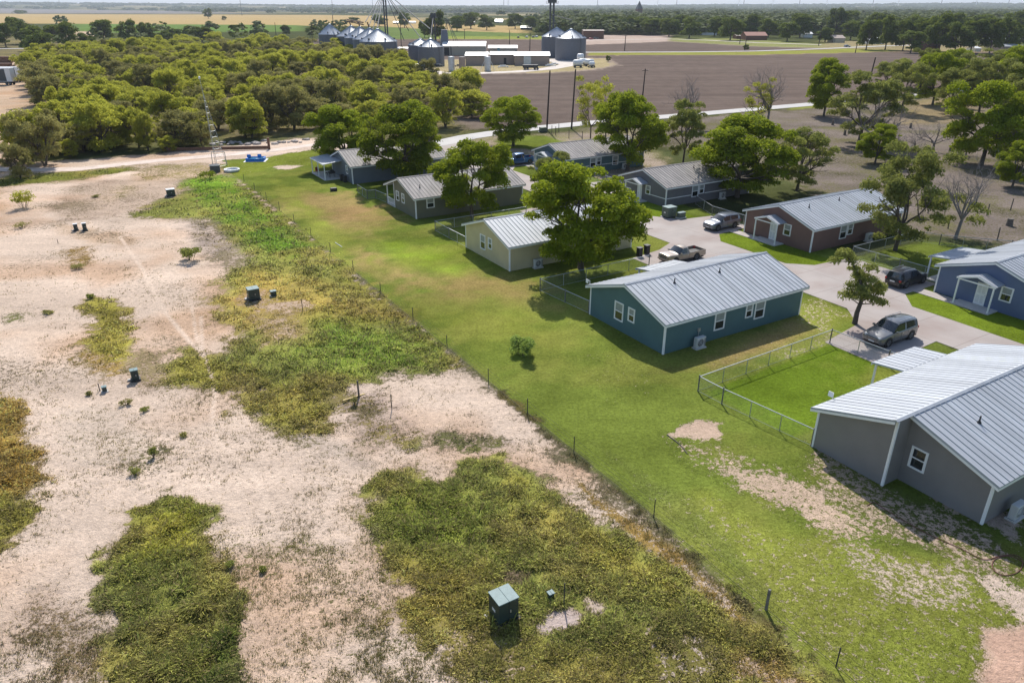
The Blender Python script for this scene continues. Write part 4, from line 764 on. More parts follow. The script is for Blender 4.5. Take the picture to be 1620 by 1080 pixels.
post('steel post in brown grass right of the midfield cabinets', px=(479, 492), hgt=1.2); post('steel marker post in front of the small meter pedestal', px=(892, 958), hgt=1.35)
post('dark steel post at the far left of the caliche field', px=(158, 618), hgt=.0+.6); post('small dark stake beside the double pedestals', px=(92, 385), hgt=.5)
for i, p in enumerate([(91.6, 41.5), (102, 48.3), (107.6, 48.2), (91.6, 47.4), (96.5, 53), (90.5, 56), (100, 40)]):
    post(['weathered wooden post nearest the brown yard fence corner', 'wooden post standing right of the bare dead tree', 'wooden post farthest right in the bare pasture', 'wooden post at the foot of the dead tree by the yard fence', 'wooden post behind the brown house roof end', 'wooden post left of the dead tree in the pasture', 'wooden post near the right edge behind the blue house'][i], *p, hgt=1.6, wood=True, tilt=.08*((i % 3)-1), nm='wooden_post', grp='pasture fence posts')
for i, (px, py) in enumerate([(873, 212), (879, 214), (884, 209), (900, 219), (921, 222)]):
    post(['leftmost wooden post by the road bend pole', 'second wooden post of the cluster by the road pole', 'tallest wooden post of the cluster by the road pole', 'wooden post between the two utility poles', 'wooden post behind the pale teal house roof'][i], px=(px, py), hgt=1.8, wood=True, nm='wooden_post', grp='posts by the road')
def stump(label, px, py, r=.3, h_=.8):
    b = MB().lathe([(0, h_), (r*.85, h_), (r*.9, h_*.5), (r*1.1, .0), (r*1.2, -.05)], 10); o = b.build('tree_stump', 'wood', smooth=False); o.location = (*g(px, py), 0); tag(o, label, 'tree stump', 'stumps in the pasture')
stump('dark round stump in the bare pasture right of the dead tree', 1596, 357, .4, .9)
for i, (a, b_) in enumerate([(1317, 198), (1336, 214), (1440, 203), (1503, 239)]): stump(['stump at the edge of the far pasture tree shade', 'narrow dark stump left of the gray dead crown', 'stump in the open pasture under the dense tree', 'stump beside the low gray dead tree'][i], a, b_, .28, 1.1)
# ---------------------------------------------------------------- utility cabinets
def cabinet(label, px, py, w_, d, h_, rz=A, lidm='boxtop', bodym='boxgreen', base=True, cat='utility cabinet', nm='utility_cabinet', tag_=False):
    x, y = g(px, py); t = thing(nm, label, cat, (x, y, 0), rz, 'utility cabinets')
    if base: MB().box(-w_/2-.08, w_/2+.08, -d/2-.08, d/2+.08, 0, .14 if h_ > .5 else .04).build('pad', 'dark' if h_ > .8 else 'slab', t)
    z0 = .14 if h_ > .5 else .04
    body = MB().box(-w_/2, w_/2, -d/2, d/2, z0, h_).build('cabinet_body', bodym, t, bevel=.015)
    lid = MB().prism([(-w_/2-.025, -d/2-.025, h_-.01), (0-.006, -d/2-.025, h_-.01), (0-.006, d/2+.025, h_-.01), (-w_/2-.025, d/2+.025, h_-.01)], (0, 0, .05)); lid.prism([(.006, -d/2-.025, h_-.01), (w_/2+.025, -d/2-.025, h_-.01), (w_/2+.025, d/2+.025, h_-.01), (.006, d/2+.025, h_-.01)], (0, 0, .05))
    lid.build('lid', lidm, t, bevel=.006)
    if tag_: MB().box(-w_/2-.012, -w_/2, -d*.12, d*.16, h_*.45, h_*.56).build('sticker', 'white', t)
    if h_ > .8:
        MB().box(-.012, .012, -d/2-.012, -d/2, z0+.03, h_-.05).build('door_seam', 'dark', t); MB().box(.04, .10, -d/2-.035, -d/2-.002, h_*.5, h_*.62).build('latch', 'galv', t)
        MB().box(-w_/2-.28, -w_/2-.02, d*.1, d*.45, .02, .12).build('pull_box', 'slab', t)
    return t
c1 = cabinet('large green utility cabinet in the foreground long grass', 797, 974, 1.0, .95, 1.25, tag_=True)
cabinet('small green pedestal next to the large foreground cabinet', 871, 948, .26, .24, .42, base=False, nm='utility_pedestal')
cabinet('dark green utility cabinet in brown grass in the middle of the field', 402, 473, 1.0, .95, 1.1, tag_=True)
cabinet('small green pedestal beside the midfield cabinet', 433, 468, .5, .45, .5, nm='utility_pedestal')
cabinet('dark green cabinet standing on caliche at the left', 215, 601, .5, .45, .85); cabinet('small pale pedestal on the caliche left of the dark cabinet', 166, 619, .3, .3, .38, nm='utility_pedestal')
cabinet('cabinet with white lid at the far end of the long grass', 271, 310, 1.1, .95, 1.0, lidm='white')
cabinet('left one of two short pedestals on distant caliche', 121, 365, .45, .4, .85, lidm='white', nm='utility_pedestal'); cabinet('right one of two short pedestals on distant caliche', 135, 365, .45, .4, .95, lidm='white', nm='utility_pedestal')
cabinet('big dull green cabinet on the lawn in front of the dark gray house', 1058, 343, 1.5, 1.2, 1.35, bodym='boxdull', lidm='boxtop', tag_=True); cabinet('low dull green cabinet beside the big one on the dark gray house lawn', 1077, 345, 1.1, .55, .75, bodym='boxdull', lidm='boxtop')
cabinet('green cabinet at the foot of the left utility pole', 859, 209, 1.4, 1.1, 1.0, bodym='boxdull', lidm='boxdull')
# ---------------------------------------------------------------- small yard things
def bin_(label, u, v, m='dark'):
    x, y = uv(u, v); t = thing('trash_bin', label, 'trash bin', (x, y, 0), A, 'trash bins')
    MB().prism([(-.26, -.26, .05), (.26, -.26, .05), (.26, .26, .05), (-.26, .26, .05)], (0, 0, .9)).build('bin_body', m, t, bevel=.03); MB().box(-.3, .3, -.3, .33, .95, 1.03).build('lid', m, t, bevel=.02)
bin_('black trash bin left of the beige pickup nose', 51.6, 58.6); bin_('black trash bin on the grass just behind the beige pickup', 52.9, 58.9)
def pool():
    x, y = g(405, 254); t = thing('paddling_pool', 'blue inflatable pool on a white sheet at the far end of the lawn', 'paddling pool', (x, y, 0), .1)
    MB().box(-1.9, 1.9, -1.5, 1.5, .004, .02).build('ground_sheet', 'white', t)
    b = MB()
    for z in (.15, .4): 
        pts = [(-1.45, -1.0), (1.45, -1.0), (1.45, 1.0), (-1.45, 1.0)]
        for i in range(4): b.tube((*pts[i], z), (*pts[(i+1) % 4], z), .15, n=10)
    b.build('inflatable_ring', 'poolblue', t, smooth=True)
    for q in ((-1.3, .7), (.5, .9)): MB().box(q[0]-.35, q[0]+.35, q[1]-.1, q[1]+.15, .45, .95).build('backrest', 'poolblue', t, bevel=.06)
    MB().box(-1.35, 1.35, -.9, .9, .02, .34).build('water', 'poolwater', t)
pool()
b = MB().lathe([(0, .12), (1.0, .12), (1.05, .36), (1.22, .42), (1.30, .36), (1.22, .02), (0, .02)], 32); o = b.build('round_trough', 'white', smooth=True); o.location = (*g(367, 271), 0); tag(o, 'low round white water trough on the grass near the pool', 'trough')
def tank2():
    t = thing('water_barrel', 'dark blue gray barrel below the lattice tower', 'barrel', (*g(341, 272), 0)); MB().lathe([(0, 1.15), (.75, 1.15), (.8, 1.05), (.8, 0)], 24).build('barrel_wall', 'legsteel', t, smooth=False); MB().lathe([(.82, 1.12), (.86, 1.16), (.82, 1.2)], 24).build('rim', 'white', t)
tank2()
def lattice():
    x, y = g(348, 262); t = thing('lattice_mast', 'slender gray lattice mast standing in front of the thicket', 'antenna mast', (x, y, 0))
    hgt = 14.2; legs = [(math.cos(a)*1.15, math.sin(a)*1.15) for a in (.5, 2.6, 4.7)]; top = (-.8, 0)
    for lx, ly in legs: MB().tube((lx, ly, 0), (top[0]+lx*.04, top[1]+ly*.04, hgt-2.5), .035, .028, n=5).build('leg', 'galv', t)
    b = MB()
    for k in range(12):
        f0, f1 = k/12, (k+1)/12
        for i in range(3):
            p = [((1-f)*legs[j][0]+f*(top[0]+legs[j][0]*.04), (1-f)*legs[j][1]+f*top[1], f*(hgt-2.5)) for f, j in ((f0, i), (f1, (i+1) % 3), (f0, (i+1) % 3))]
            b.tube(p[0], p[1], .014, n=3); b.tube(p[0], p[2], .014, n=3)
    b.build('bracing', 'galv', t); MB().tube((top[0], top[1], hgt-2.6), (top[0]-.2, top[1], hgt), .04, .03).build('mast_pole', 'galv', t); MB().lathe([(0, hgt+.4), (.16, hgt+.3), (.16, hgt), (0, hgt-.1)], 10, (top[0]-.2, top[1])).build('beacon', 'white', t)
lattice()
def swing(label, px, py, w_=2.4, h_=2.4, rz=.1):
    t = thing('pipe_frame', label, 'pipe frame', (*g(px, py), 0), rz)
    for s in (-1, 1): MB().tube((s*w_/2, 0, 0), (s*w_/2*.92, 0, h_), .06).build('leg', 'galv', t)
    MB().tube((-w_/2*.92, 0, h_), (w_/2*.92, 0, h_), .06).build('crossbar', 'galv', t)
swing('gray pipe swing frame at the foot of the lattice mast', 348, 262, 2.4, 2.3)
swing('low pipe hitching frame beside the tree near the blue pickup', 800, 224, 1.8, 1.2)
b = MB(); b.box(-12, 8, -.1, .1, .1, .7); b.box(7.6, 8.0, -.2, .2, 0, 2.2); o = b.build('rusty_beam', 'rust'); o.location = (*g(360, 238), 0); o.rotation_euler = (0, 0, .12); tag(o, 'long rusty steel beam lying along the thicket edge with an upright end', 'steel beam')
for i in range(26):      # rubble row along the thicket edge
    px = 336+i*6.0+R.uniform(-2, 2); x, y = g(px, 228+R.uniform(-3, 3)-(i*.15)); bm = bmesh.new(); bmesh.ops.create_icosphere(bm, subdivisions=1, radius=R.uniform(.4, .95))
    for v in bm.verts: v.co *= R.uniform(.65, 1.2); v.co.z *= .55
    me = bpy.data.meshes.new('boulder'); bm.to_mesh(me); bm.free(); me.materials.append(M['stone']); o = bpy.data.objects.new('boulder', me); COL.objects.link(o); o.location = (x, y, .1); tag(o, 'pale rubble boulder in the row along the thicket edge behind the pool', 'boulder', 'rubble row at the thicket edge')
def hose(name, label, pts, r, m):
    b = MB()
    for a, c in zip(pts[:-1], pts[1:]): b.tube(a, c, r, n=6)
    tag(b.build(name, m), label, 'hose')
def wig(pxs, z=.03):
    P = [Vector((*g(*p), z)) for p in pxs]; out = []
    for i in range(len(P)-1):
        a, b_, c, d = P[max(i-1, 0)], P[i], P[i+1], P[min(i+2, len(P)-1)]
        for k in range(5): t_ = k/5; out.append(tuple(.5*((2*b_)+(c-a)*t_+(2*a-5*b_+4*c-d)*t_*t_+(3*b_-a-3*c+d)*t_**3)))
    return out+[tuple(P[-1])]
hose('garden_hose', 'dark garden hose lying across the worn lawn to a coil at the right edge', wig([(1372, 800), (1378, 796), (1386, 796), (1400, 806), (1430, 824), (1470, 846), (1520, 868), (1555, 885), (1580, 880), (1605, 878), (1618, 888), (1610, 905), (1585, 910), (1570, 898), (1575, 884), (1600, 880), (1625, 895), (1640, 918)]), .018, 'hose')
hose('garden_hose', 'bent branch-like hose scrap beside the bare patch in the lawn', wig([(1055, 688), (1066, 696), (1078, 706), (1087, 718)]), .03, 'hosed')
b = MB().tube((*g(530, 384), .04), (*g(541, 391), .04), .03); o = b.build('white_pole', 'white'); tag(o, 'short thin white pole lying on the lawn below the olive house', 'pole')
b = MB().box(-.9, .9, -.06, .06, .05, .13); o = b.build('wooden_board', mat('pale_wood', (.5, .38, .16), .8)); o.location = (*g(560, 630), 0); o.rotation_euler = (0, .1, .8); tag(o, 'pale wooden board leaning by the broken wooden post', 'board')
o = MB().box(-.5, .5, -.35, .35, 0, .45).build('dark_crate', 'dark', bevel=.08); o.location = (*g(528, 302), 0); o.rotation_euler = (0, 0, .4); tag(o, 'dark gray crate alone on the lawn in front of the slate house', 'crate')
# clutter on the slate house patio
def chairx(label, u, v, m, rz=0):
    t = thing('patio_chair', label, 'chair', (*uv(u, v), .1), A+rz, 'patio chairs')
    MB().box(-.28, .28, -.25, .25, .38, .46).build('seat', m, t); MB().box(-.28, .28, .22, .28, .46, 1.0).build('backrest', m, t)
    for sx in (-.25, .25):
        for sy in (-.22, .22): MB().tube((sx, sy, 0), (sx, sy, .4), .02).build('leg', 'dark', t)
M['redp'] = mat('red_plastic', (.4, .04, .03), .5); chairx('red chair at the far end of the slate house patio', 34.6, 119.6, 'redp', .5); chairx('dark chair in the middle of the slate house patio', 35.2, 117.2, 'dark', 1.4)
def grill():
    t = thing('barbecue_grill', 'black barbecue grill under the slate house patio cover', 'grill', (*uv(35.6, 115.4), .1), A)
    MB().box(-.5, .5, -.3, .3, .6, .95).build('firebox', 'dark', t, bevel=.03); MB().lathe([(0, 1.25), (.2, 1.22), (.34, 1.1), (.36, .95)], 16).build('hood', 'dark', t, smooth=True)
    for sx in (-.4, .4):
        for sy in (-.24, .24): MB().tube((sx, sy, 0), (sx, sy, .6), .03).build('leg', 'dark', t)
grill(); bin_('blue gray bin against the slate house gable wall', 36.2, 112.4); bin_('black bin next to the slate house corner trim', 36.3, 111.2)
# ---------------------------------------------------------------- poles and masts
def upole(label, px, py, top, xarm=True, r=.17, lean=0, grp='utility poles'):
    x, y = g(px, py); hgt = zat(x, y, top); t = thing('utility_pole', label, 'utility pole', (x, y, 0), .1, grp)
    MB().tube((0, 0, -.3), (lean, 0, hgt), r, r*.7, n=10).build('pole', 'polewood', t)
    if xarm: MB().box(lean-.9, lean+.9, -.06, .06, hgt-.55, hgt-.42).build('crossarm', 'polewood', t)
    for s in ((-.8, 0, .8) if xarm else (0,)): MB().tube((lean+s, 0, hgt-.42 if xarm else hgt), (lean+s, 0, hgt-.2 if xarm else hgt+.2), .05).build('insulator', 'galv', t)
upole('utility pole by the road bend with green cabinet at its foot', 865, 206, 112, False, lean=.45, r=.2); upole('utility pole standing just right of the road bend pole', 904, 204, 110, False, lean=.5, r=.2); upole('dark utility pole rising behind the dense pecan against the field', 1016, 158, 109, lean=.3, r=.2)
upole('leaning utility pole behind the pasture trees', 1369, 152, 91, False, r=.25, lean=.9)
for i, (px, py, tp) in enumerate([(988, 81, 56), (838, 84, 53), (806, 72, 48), (1295, 73, 36), (1178, 80, 64), (1170, 70, 58), (635, 76, 40), (735, 62, 46), (437, 58, 36), (495, 70, 40), (530, 72, 24), (1353, 84, 70), (348, 75, 52), (386, 100, 80)]):
    upole(['far pole right of the paired bins along the field road', 'far pole left of the paired bins', 'far pole behind the low tan shed', 'tall crossarm pole in front of the willow-like tree', 'far pole by the roadside shrub', 'far pole beyond the roadside shrub', 'pole between the two bin groups', 'short pole behind the cream grain shed', 'thin pole beside the round dark bush', 'pole left of the long bin row', 'tall thin pole behind the leftmost bin', 'stubby leaning pole at the shade edge', 'pole rising from the thicket top', 'leaning pole in the thicket behind the bins'][i], px, py, tp, i in (0, 3, 7), r=.28, lean=.2)
def mast(label, px, D, hgt, r, m='legsteel', nm='radio_mast', cat='mast'):
    x = (px-810)/F*(D/CP*1.0)*CP; o = MB().tube((0, 0, 0), (0, 0, hgt), r, r*.5, n=6).build(nm, m); o.location = (x*1.0, D, 0); tag(o, label, cat, 'distant masts')
def guyed(label, px, py, top, r=.9):
    x, y = g(px, py); h_ = min(zat(x, y, top), 260); o = MB().tube((0, 0, 0), (0, 0, h_), r, r*.4, n=6).build('radio_mast', 'legsteel'); o.location = (x, y, 0); tag(o, label, 'mast', 'distant masts')
guyed('dark pole rising above the left horizon', 97, 17, -8, 1.2); guyed('dark pole above the horizon left of the bins', 383, 25, -10, .8); guyed('thin mast on the horizon behind the bin row', 591, 30, -4, .6); guyed('pale mast left of the long spout fan', 527, 24, -4, 1.0)
for i, (px, tp) in enumerate([(797, 2), (804, 1), (945, 3), (1168, 0), (1176, 0), (1222, 0), (1264, 0), (1307, 0), (1380, 1), (1420, 1), (1488, 1), (1543, 0), (1594, 1), (1040, 0), (1070, 2)]):
    y = 7600; x = (px-810)/F*y/ (CP-((12-540)/F)*SP) * 1.0; x = (px-810)/F/(CP-((12-540)/F)*SP)*y; h_ = zat(x, y, tp)
    o = MB().tube((0, 0, 0), (0, 0, h_+10), 5 if i in (1,) else 3.2, 1.8, n=6).build('horizon_tower', 'white' if i % 2 else 'legsteel'); o.location = (x, y, 30)
    tag(o, ['thin tower on the horizon between the bin groups', 'pale water tower on the horizon between the bin groups', 'thin tower on the horizon right of the bin elevator', 'left one of a close pair of horizon towers', 'right one of a close pair of horizon towers', 'horizon tower just left of the willow-like tree', 'horizon tower above the far car', 'horizon tower above the tall roadside tree', 'horizon tower right of the tall roadside tree', 'horizon tower above the dense tree line', 'horizon tower left of the low dome hill', 'horizon tower at the low dome hill', 'horizon tower nearest the right edge', 'lattice tower right of the church steeple', 'short horizon tower right of the church steeple'][i], 'tower', 'towers on the horizon')
# ---------------------------------------------------------------- trees
def unit(v): v = np.asarray(v, float); return v/np.linalg.norm(v)
def skeleton(rs, hgt, rad, n_limb=6, fork=.25, lean=(0, 0), depth=3, multi=1, r0=.26, spread=1.0, wob=.22):
    segs, tips = [], []
    def limb(p, d, L_, r, lev):
        n = 4; q = np.array(p, float); dd = unit(d)
        for k in range(n):
            dn = unit(dd+rs.normal(0, wob, 3)+np.array((0, 0, .10))); q2 = q+dn*L_/n; ra = r*(1-.62*k/n); rb = r*(1-.62*(k+1)/n)
            segs.append((q.copy(), q2.copy(), ra, rb)); q = q2; dd = dn
            if lev < depth and k >= 1:
                for _ in range(2 if lev < 2 else 1+(rs.random() < .5)):
                    a = rs.normal(0, 1, 3); a -= a.dot(dd)*dd; limb(q, dd*.75+unit(a)*.75+np.array((0, 0, .12)), L_*rs.uniform(.42, .62), rb*.72, lev+1)
        tips.append((q.copy(), lev))
    for m_ in range(multi):
        a0 = rs.uniform(0, 6.28); base = np.array((math.cos(a0), math.sin(a0), 0))*(.12 if multi > 1 else 0)
        top = base+np.array((lean[0]+rs.normal(0, .1)+(math.cos(a0)*.5 if multi > 1 else 0), lean[1]+rs.normal(0, .1)+(math.sin(a0)*.5 if multi > 1 else 0), hgt*fork))
        segs.append((base-np.array((0, 0, .2)), base*.8+(top-base)*.15, r0*1.35/multi**.4, r0/multi**.4)); segs.append((base*.8+(top-base)*.15, top, r0/multi**.4, r0*.82/multi**.4))
        for k in range(n_limb):
            a = a0+2*math.pi*k/n_limb+rs.normal(0, .3); up = rs.uniform(.5, 1.5) if k else 3.0
            reach = math.hypot(rad*.62, (hgt*(1-fork))*.5)*rs.uniform(.8, 1.1) if k else hgt*(1-fork)*.72
            limb(top, (math.cos(a)*spread, math.sin(a)*spread, up), reach, r0*.6/multi**.4, 1)
    return segs, tips
def skel_mesh(name, segs, m, rmin=.012):
    b = MB()
    for a, c, ra, rb in segs:
        if ra > rmin: b.tube(a, c, ra, max(rb, .006), n=7 if ra > .12 else (5 if ra > .05 else 3), cap=False)
    me = bpy.data.meshes.new(name); me.from_pydata(b.v, [], b.f); me.materials.append(M[m]); me.shade_smooth(); return me
def leaf_mesh(name, rs, lobes, n, size, m, flat=.5, shell=.62, aspect=.6):
    """n small leaf sprays spread through a set of lobes"""
    c = np.array([l[0] for l in lobes]); r = np.array([l[1] for l in lobes]); wgt = (r.prod(1))**(2/3); wgt = wgt/wgt.sum()
    k = rs.choice(len(lobes), n, p=wgt); d = rs.normal(0, 1, (n, 3)); d /= np.linalg.norm(d, axis=1)[:, None]; d[:, 2] = np.where(d[:, 2] < -.25, -d[:, 2]*.7, d[:, 2])
    rr = shell+(1.06-shell)*rs.random(n)**.6; P = c[k]+d*r[k]*rr[:, None]
    N = d+rs.normal(0, flat, (n, 3)); N /= np.linalg.norm(N, axis=1)[:, None]
    a = rs.normal(0, 1, (n, 3)); a -= (a*N).sum(1)[:, None]*N; a /= np.linalg.norm(a, axis=1)[:, None]; b_ = np.cross(N, a)
    s = size*rs.uniform(.55, 1.3, n)[:, None]; A_, B_ = a*s*.5, b_*s*.5*aspect
    droop = np.array((0, 0, -1))*s*.18
    V = np.stack([P-A_-B_*.5+droop, P+B_*-.9, P+A_+B_*.2+droop, P+B_*.9], 1).reshape(-1, 3)
    lt = rs.random(len(lobes)); tint = np.clip(.15+.45*lt[k]+.40*rs.random(n), 0, 1); idx = np.arange(n*4).reshape(-1, 4)
    return numesh(name, V, idx, m, tint=np.repeat(tint, 4))
def lobes_from(rs, tips, hgt, rad, n, rl, low=.28, zc=.62, zr=.42):
    """lobe centres: limb tips pulled onto an uneven dome"""
    out = []; T = [t for t, l in tips]
    for i in range(n):
        if i < len(T)*.6 and rs.random() < .38: p = T[int(rs.random()*len(T))].copy()
        else:
            a = rs.uniform(0, 6.283); z = rs.uniform(-.95, 1); q = (math.sqrt(max(0, 1-z*z*.9)) if z > 0 else 1-.35*z*z)*rs.uniform(.55, 1); p = np.array((math.cos(a)*q*rad*.78, math.sin(a)*q*rad*.78, hgt*zc+z*hgt*zr*.85))
        p[2] = min(max(p[2], hgt*low), hgt*(zc+zr)-rl*.4); rr = math.hypot(p[0], p[1]); lim = rad-rl*.6
        if rr > lim: p[:2] *= lim/rr
        k = rs.uniform(.45, 1.45); out.append((p, np.array((rl*k, rl*k, rl*k*rs.uniform(.7, 1.05)))))
    return out
LIB = {}
def lib(kind, seed, hgt, rad, nl, rl, n, size, lm, low=.28, multi=1, fork=.25, dead=False, r0=.26, depth=3, flat=.5, shell=.6, lean=(0, 0), zc=.62, zr=.42, aspect=.6, bark='bark', spread=1.0, n_limb=6):
    rs = np.random.default_rng(seed); segs, tips = skeleton(rs, hgt, rad, n_limb, fork, lean, depth, multi, r0, spread)
    tm = skel_mesh('trunk', segs, 'deadwood' if dead else bark, .02 if not dead else .004)
    cm = None
    if nl: cm = leaf_mesh('crown', rs, lobes_from(rs, tips, hgt, rad, nl, rl, low, zc, zr), n, size, lm, flat, shell, aspect)
    LIB.setdefault(kind, []).append((tm, cm, hgt, rad))
for s_ in (1, 2, 3): lib('pecan', s_, 10, 5, 104, 1.0, 42000, .30, 'f_pecan', .06, flat=.8, shell=.45, zc=.54, zr=.48)
for s_ in (4, 5, 6): lib('dull', s_, 10, 5, 70, .85, 20000, .28, 'f_dull', .13, flat=.9, shell=.3, r0=.22, zc=.54, zr=.48)
for s_ in (7, 8): lib('airy', s_, 10, 3.6, 30, .9, 3600, .34, 'f_mesq', .2, r0=.17, shell=.2)
for s_ in range(9, 15): lib('mesq', s_, 6, 4, 64, .85, 11000, .38, 'f_mesq' if s_ % 3 else 'f_brush', .08, flat=1.3, multi=3, fork=.22, r0=.22, shell=.12, zc=.50, zr=.52, aspect=.42, depth=3)
for s_ in (15, 16): lib('brush', s_, 5, 3.0, 26, .8, 5200, .30, 'f_brush', .1, flat=1.3, multi=4, fork=.1, r0=.16, shell=.2, zc=.45, zr=.5)
for s_ in (17, 18, 19): lib('dead', s_, 10, 4.6, 0, 1, 0, 0, None, dead=True, r0=.24, depth=4, spread=.8)
for s_ in (20, 21): lib('halfdead', s_, 10, 4.6, 9, 1.0, 1700, .34, 'f_dull', .15, dead=True, r0=.24, depth=4, zc=.28, zr=.2)
for s_ in range(22, 26): lib('far', s_, 12, 6.5, 44, 1.7, 5200, .95, 'f_far', .06, flat=.8, r0=.35, depth=2, zc=.56, zr=.46)
lib('sapling', 40, 6.6, 2.6, 0, 1, 0, 0, None)
TREEN = [0]
def plant(kind, x, y, hgt, rad, name, label, group, var=None, rot=None, mats=None, z=0):
    L_ = LIB[kind]; i = TREEN[0] if var is None else var; TREEN[0] += 1; tm, cm, h0, r0 = L_[i % len(L_)]
    t = thing(name, label, 'tree', (x, y, z), R.uniform(0, 6.28) if rot is None else rot, group); sx, sz = rad/r0, hgt/h0
    t.scale = (sx, sx*R.uniform(.92, 1.08), sz)
    for nm_, me in (('trunk', tm), ('crown', cm)):
        if me: o = bpy.data.objects.new(nm_, me); COL.objects.link(o); o.parent = t
    return t
def ptree(kind, px, py, top, half, name, label, group=None, cx=None, **k):
    """base pixel, top pixel row, crown half width in pixels"""
    x, y = g(px, py); rad = half*mpp(x, y); hgt = zat(x, y+rad*.25, top)
    return plant(kind, x, y, hgt, rad, name, label, group, **k)
PG = 'pecan trees among the houses'
ptree('pecan', 548, 264, 172, 56, 'pecan_tree', 'dark dense pecan left of the slate house roof', PG, var=0); x_, y_ = uv(45.0, 106.9)
plant('pecan', x_, y_, 11.8, 7.3, 'pecan_tree', 'huge bright pecan covering the slate house', PG, var=1)
ptree('pecan', 657, 238, 166, 38, 'pecan_tree', 'round pecan crown behind the slate house, above the pale road', PG, var=2)
ptree('pecan', 747, 343, 226, 62, 'pecan_tree', 'round pecan in front of the olive house', PG, var=2, rot=1.0); ptree('pecan', 919, 425, 262, 90, 'pecan_tree', 'broad pecan shading the cream house, trunk by its wall', PG, var=0, rot=2.2)
ptree('dull', 878, 322, 240, 44, 'pecan_tree', 'small dark tree in front of the pale teal house', PG, var=1); ptree('pecan', 812, 231, 152, 46, 'pecan_tree', 'open pecan standing alone by the road and pipe frame', PG, var=1, rot=4)
ptree('pecan', 992, 270, 150, 54, 'pecan_tree', 'tall dark pecan against the far end of the pale teal house', PG, var=2, rot=3); ptree('pecan', 1166, 312, 184, 74, 'pecan_tree', 'large bright pecan overhanging the dark gray house', PG, var=1, rot=.4)
ptree('dull', 1416, 396, 238, 72, 'pecan_tree', 'tall dull green tree in the yard beside the brown house', PG, var=0)
AG = 'thin trees by the houses'
ptree('airy', 934, 224, 126, 26, 'airy_tree', 'feathery thin tree left of the tall dark pecan', AG, var=0); ptree('airy', 958, 232, 122, 30, 'airy_tree', 'feathery thin tree touching the tall dark pecan', AG, var=1)
ptree('dull', 1080, 262, 158, 38, 'airy_tree', 'gray green tree with visible trunk behind the dark gray house', AG, var=1, rot=2); ptree('dull', 1260, 302, 202, 52, 'airy_tree', 'open tree with bare upper limbs behind the brown house', AG, var=2); ptree('airy', 1195, 200, 128, 24, 'airy_tree', 'thin pale tree beside the upright dead tree by the road', AG, var=0, rot=2)
DG = 'bare dead trees'
ptree('dead', 1213, 200, 103, 36, 'dead_tree', 'upright gray dead tree standing against the ploughed field', DG, var=0); ptree('halfdead', 1088, 205, 124, 34, 'dead_tree', 'half dead tree with ivy poking above the gray green tree', DG, var=0); ptree('halfdead', 1511, 378, 250, 52, 'dead_tree', 'bare spreading dead tree with a low leafy trunk, by the yard fence', DG, var=1)
ptree('dead', 1385, 245, 150, 42, 'dead_tree', 'pale dead crown tangled over the middle pasture trees', DG, var=1); ptree('dead', 1476, 240, 190, 40, 'dead_tree', 'low gray dead tree in the open pasture', DG, var=2); ptree('dead', 1590, 262, 178, 42, 'dead_tree', 'gray dead tree behind the yellow green pasture tree', DG, var=0, rot=2); ptree('dead', 1262, 298, 196, 34, 'dead_tree', 'bare fork rising behind the brown house roof', DG, var=1, rot=3)
for i, (px, py, tp, hw_) in enumerate([(1438, 252, 205, 34), (1396, 222, 178, 26), (1528, 246, 205, 30), (1562, 236, 190, 30), (1342, 210, 176, 22), (1604, 268, 215, 28), (1290, 232, 205, 20)]):
    ptree('dead', px, py, tp, hw_, 'dead_tree', ['low gray tangle left of the open pasture dead tree', 'gray dead branches beside the dark shaded tree', 'gray bare tree under the yellow green crown', 'bare limbs right of the yellow green trunk', 'thin bare tree behind the wide gray green tree', 'bare limbs above the small dark tree at right', 'small gray bare tree behind the brown house trees'][i], DG, var=i)
OG = 'pasture trees on the right'
for i, (kd, px, py, tp, hw_, lb) in enumerate([
 ('pecan', 1303, 184, 98, 34, 'bright tree with lone trunk at the road end of the pasture'), ('dull', 1358, 228, 112, 62, 'wide gray green tree in the middle of the pasture'), ('dull', 1424, 178, 95, 38, 'dark shaded tree beside the dirt gap in the pasture'), ('pecan', 1384, 259, 200, 32, 'small dark leafy tree below the pale dead crown'),
 ('pecan', 1475, 166, 84, 34, 'tree with bare trunk at the back of the pasture, left one'), ('dull', 1501, 180, 108, 40, 'tree with bare trunk at the back of the pasture, right one'), ('dull', 1548, 182, 96, 42, 'bushy tree just behind the yellow green tree'), ('dull', 1530, 150, 84, 40, 'tree in the back row above the pasture trunks'), ('dull', 1575, 158, 80, 42, 'dense tree in the back row near the right edge'), ('pecan', 1612, 168, 78, 46, 'dense tree cut by the right edge, back row'),
 ('pecan', 1552, 262, 130, 66, 'large yellow green tree leaning over the pasture at right'), ('dull', 1622, 240, 118, 60, 'wide tree cut by the right edge behind the pasture'), ('pecan', 1601, 296, 228, 34, 'small dark tree with short trunk at the right edge'), ('dull', 1408, 150, 92, 34, 'pale tree against the ploughed field edge'), ('dull', 1650, 200, 95, 60, 'tree mass outside the right edge'), ('dull', 1458, 140, 80, 30, 'rounded tree at the corner of the ploughed field'), ('pecan', 1500, 138, 78, 30, 'bright topped tree at the corner of the ploughed field'), ('dull', 1590, 130, 74, 36, 'tree below the far sheds at the right')]):
    ptree(kd, px, py, tp, hw_, 'pasture_tree', lb, OG, var=i)
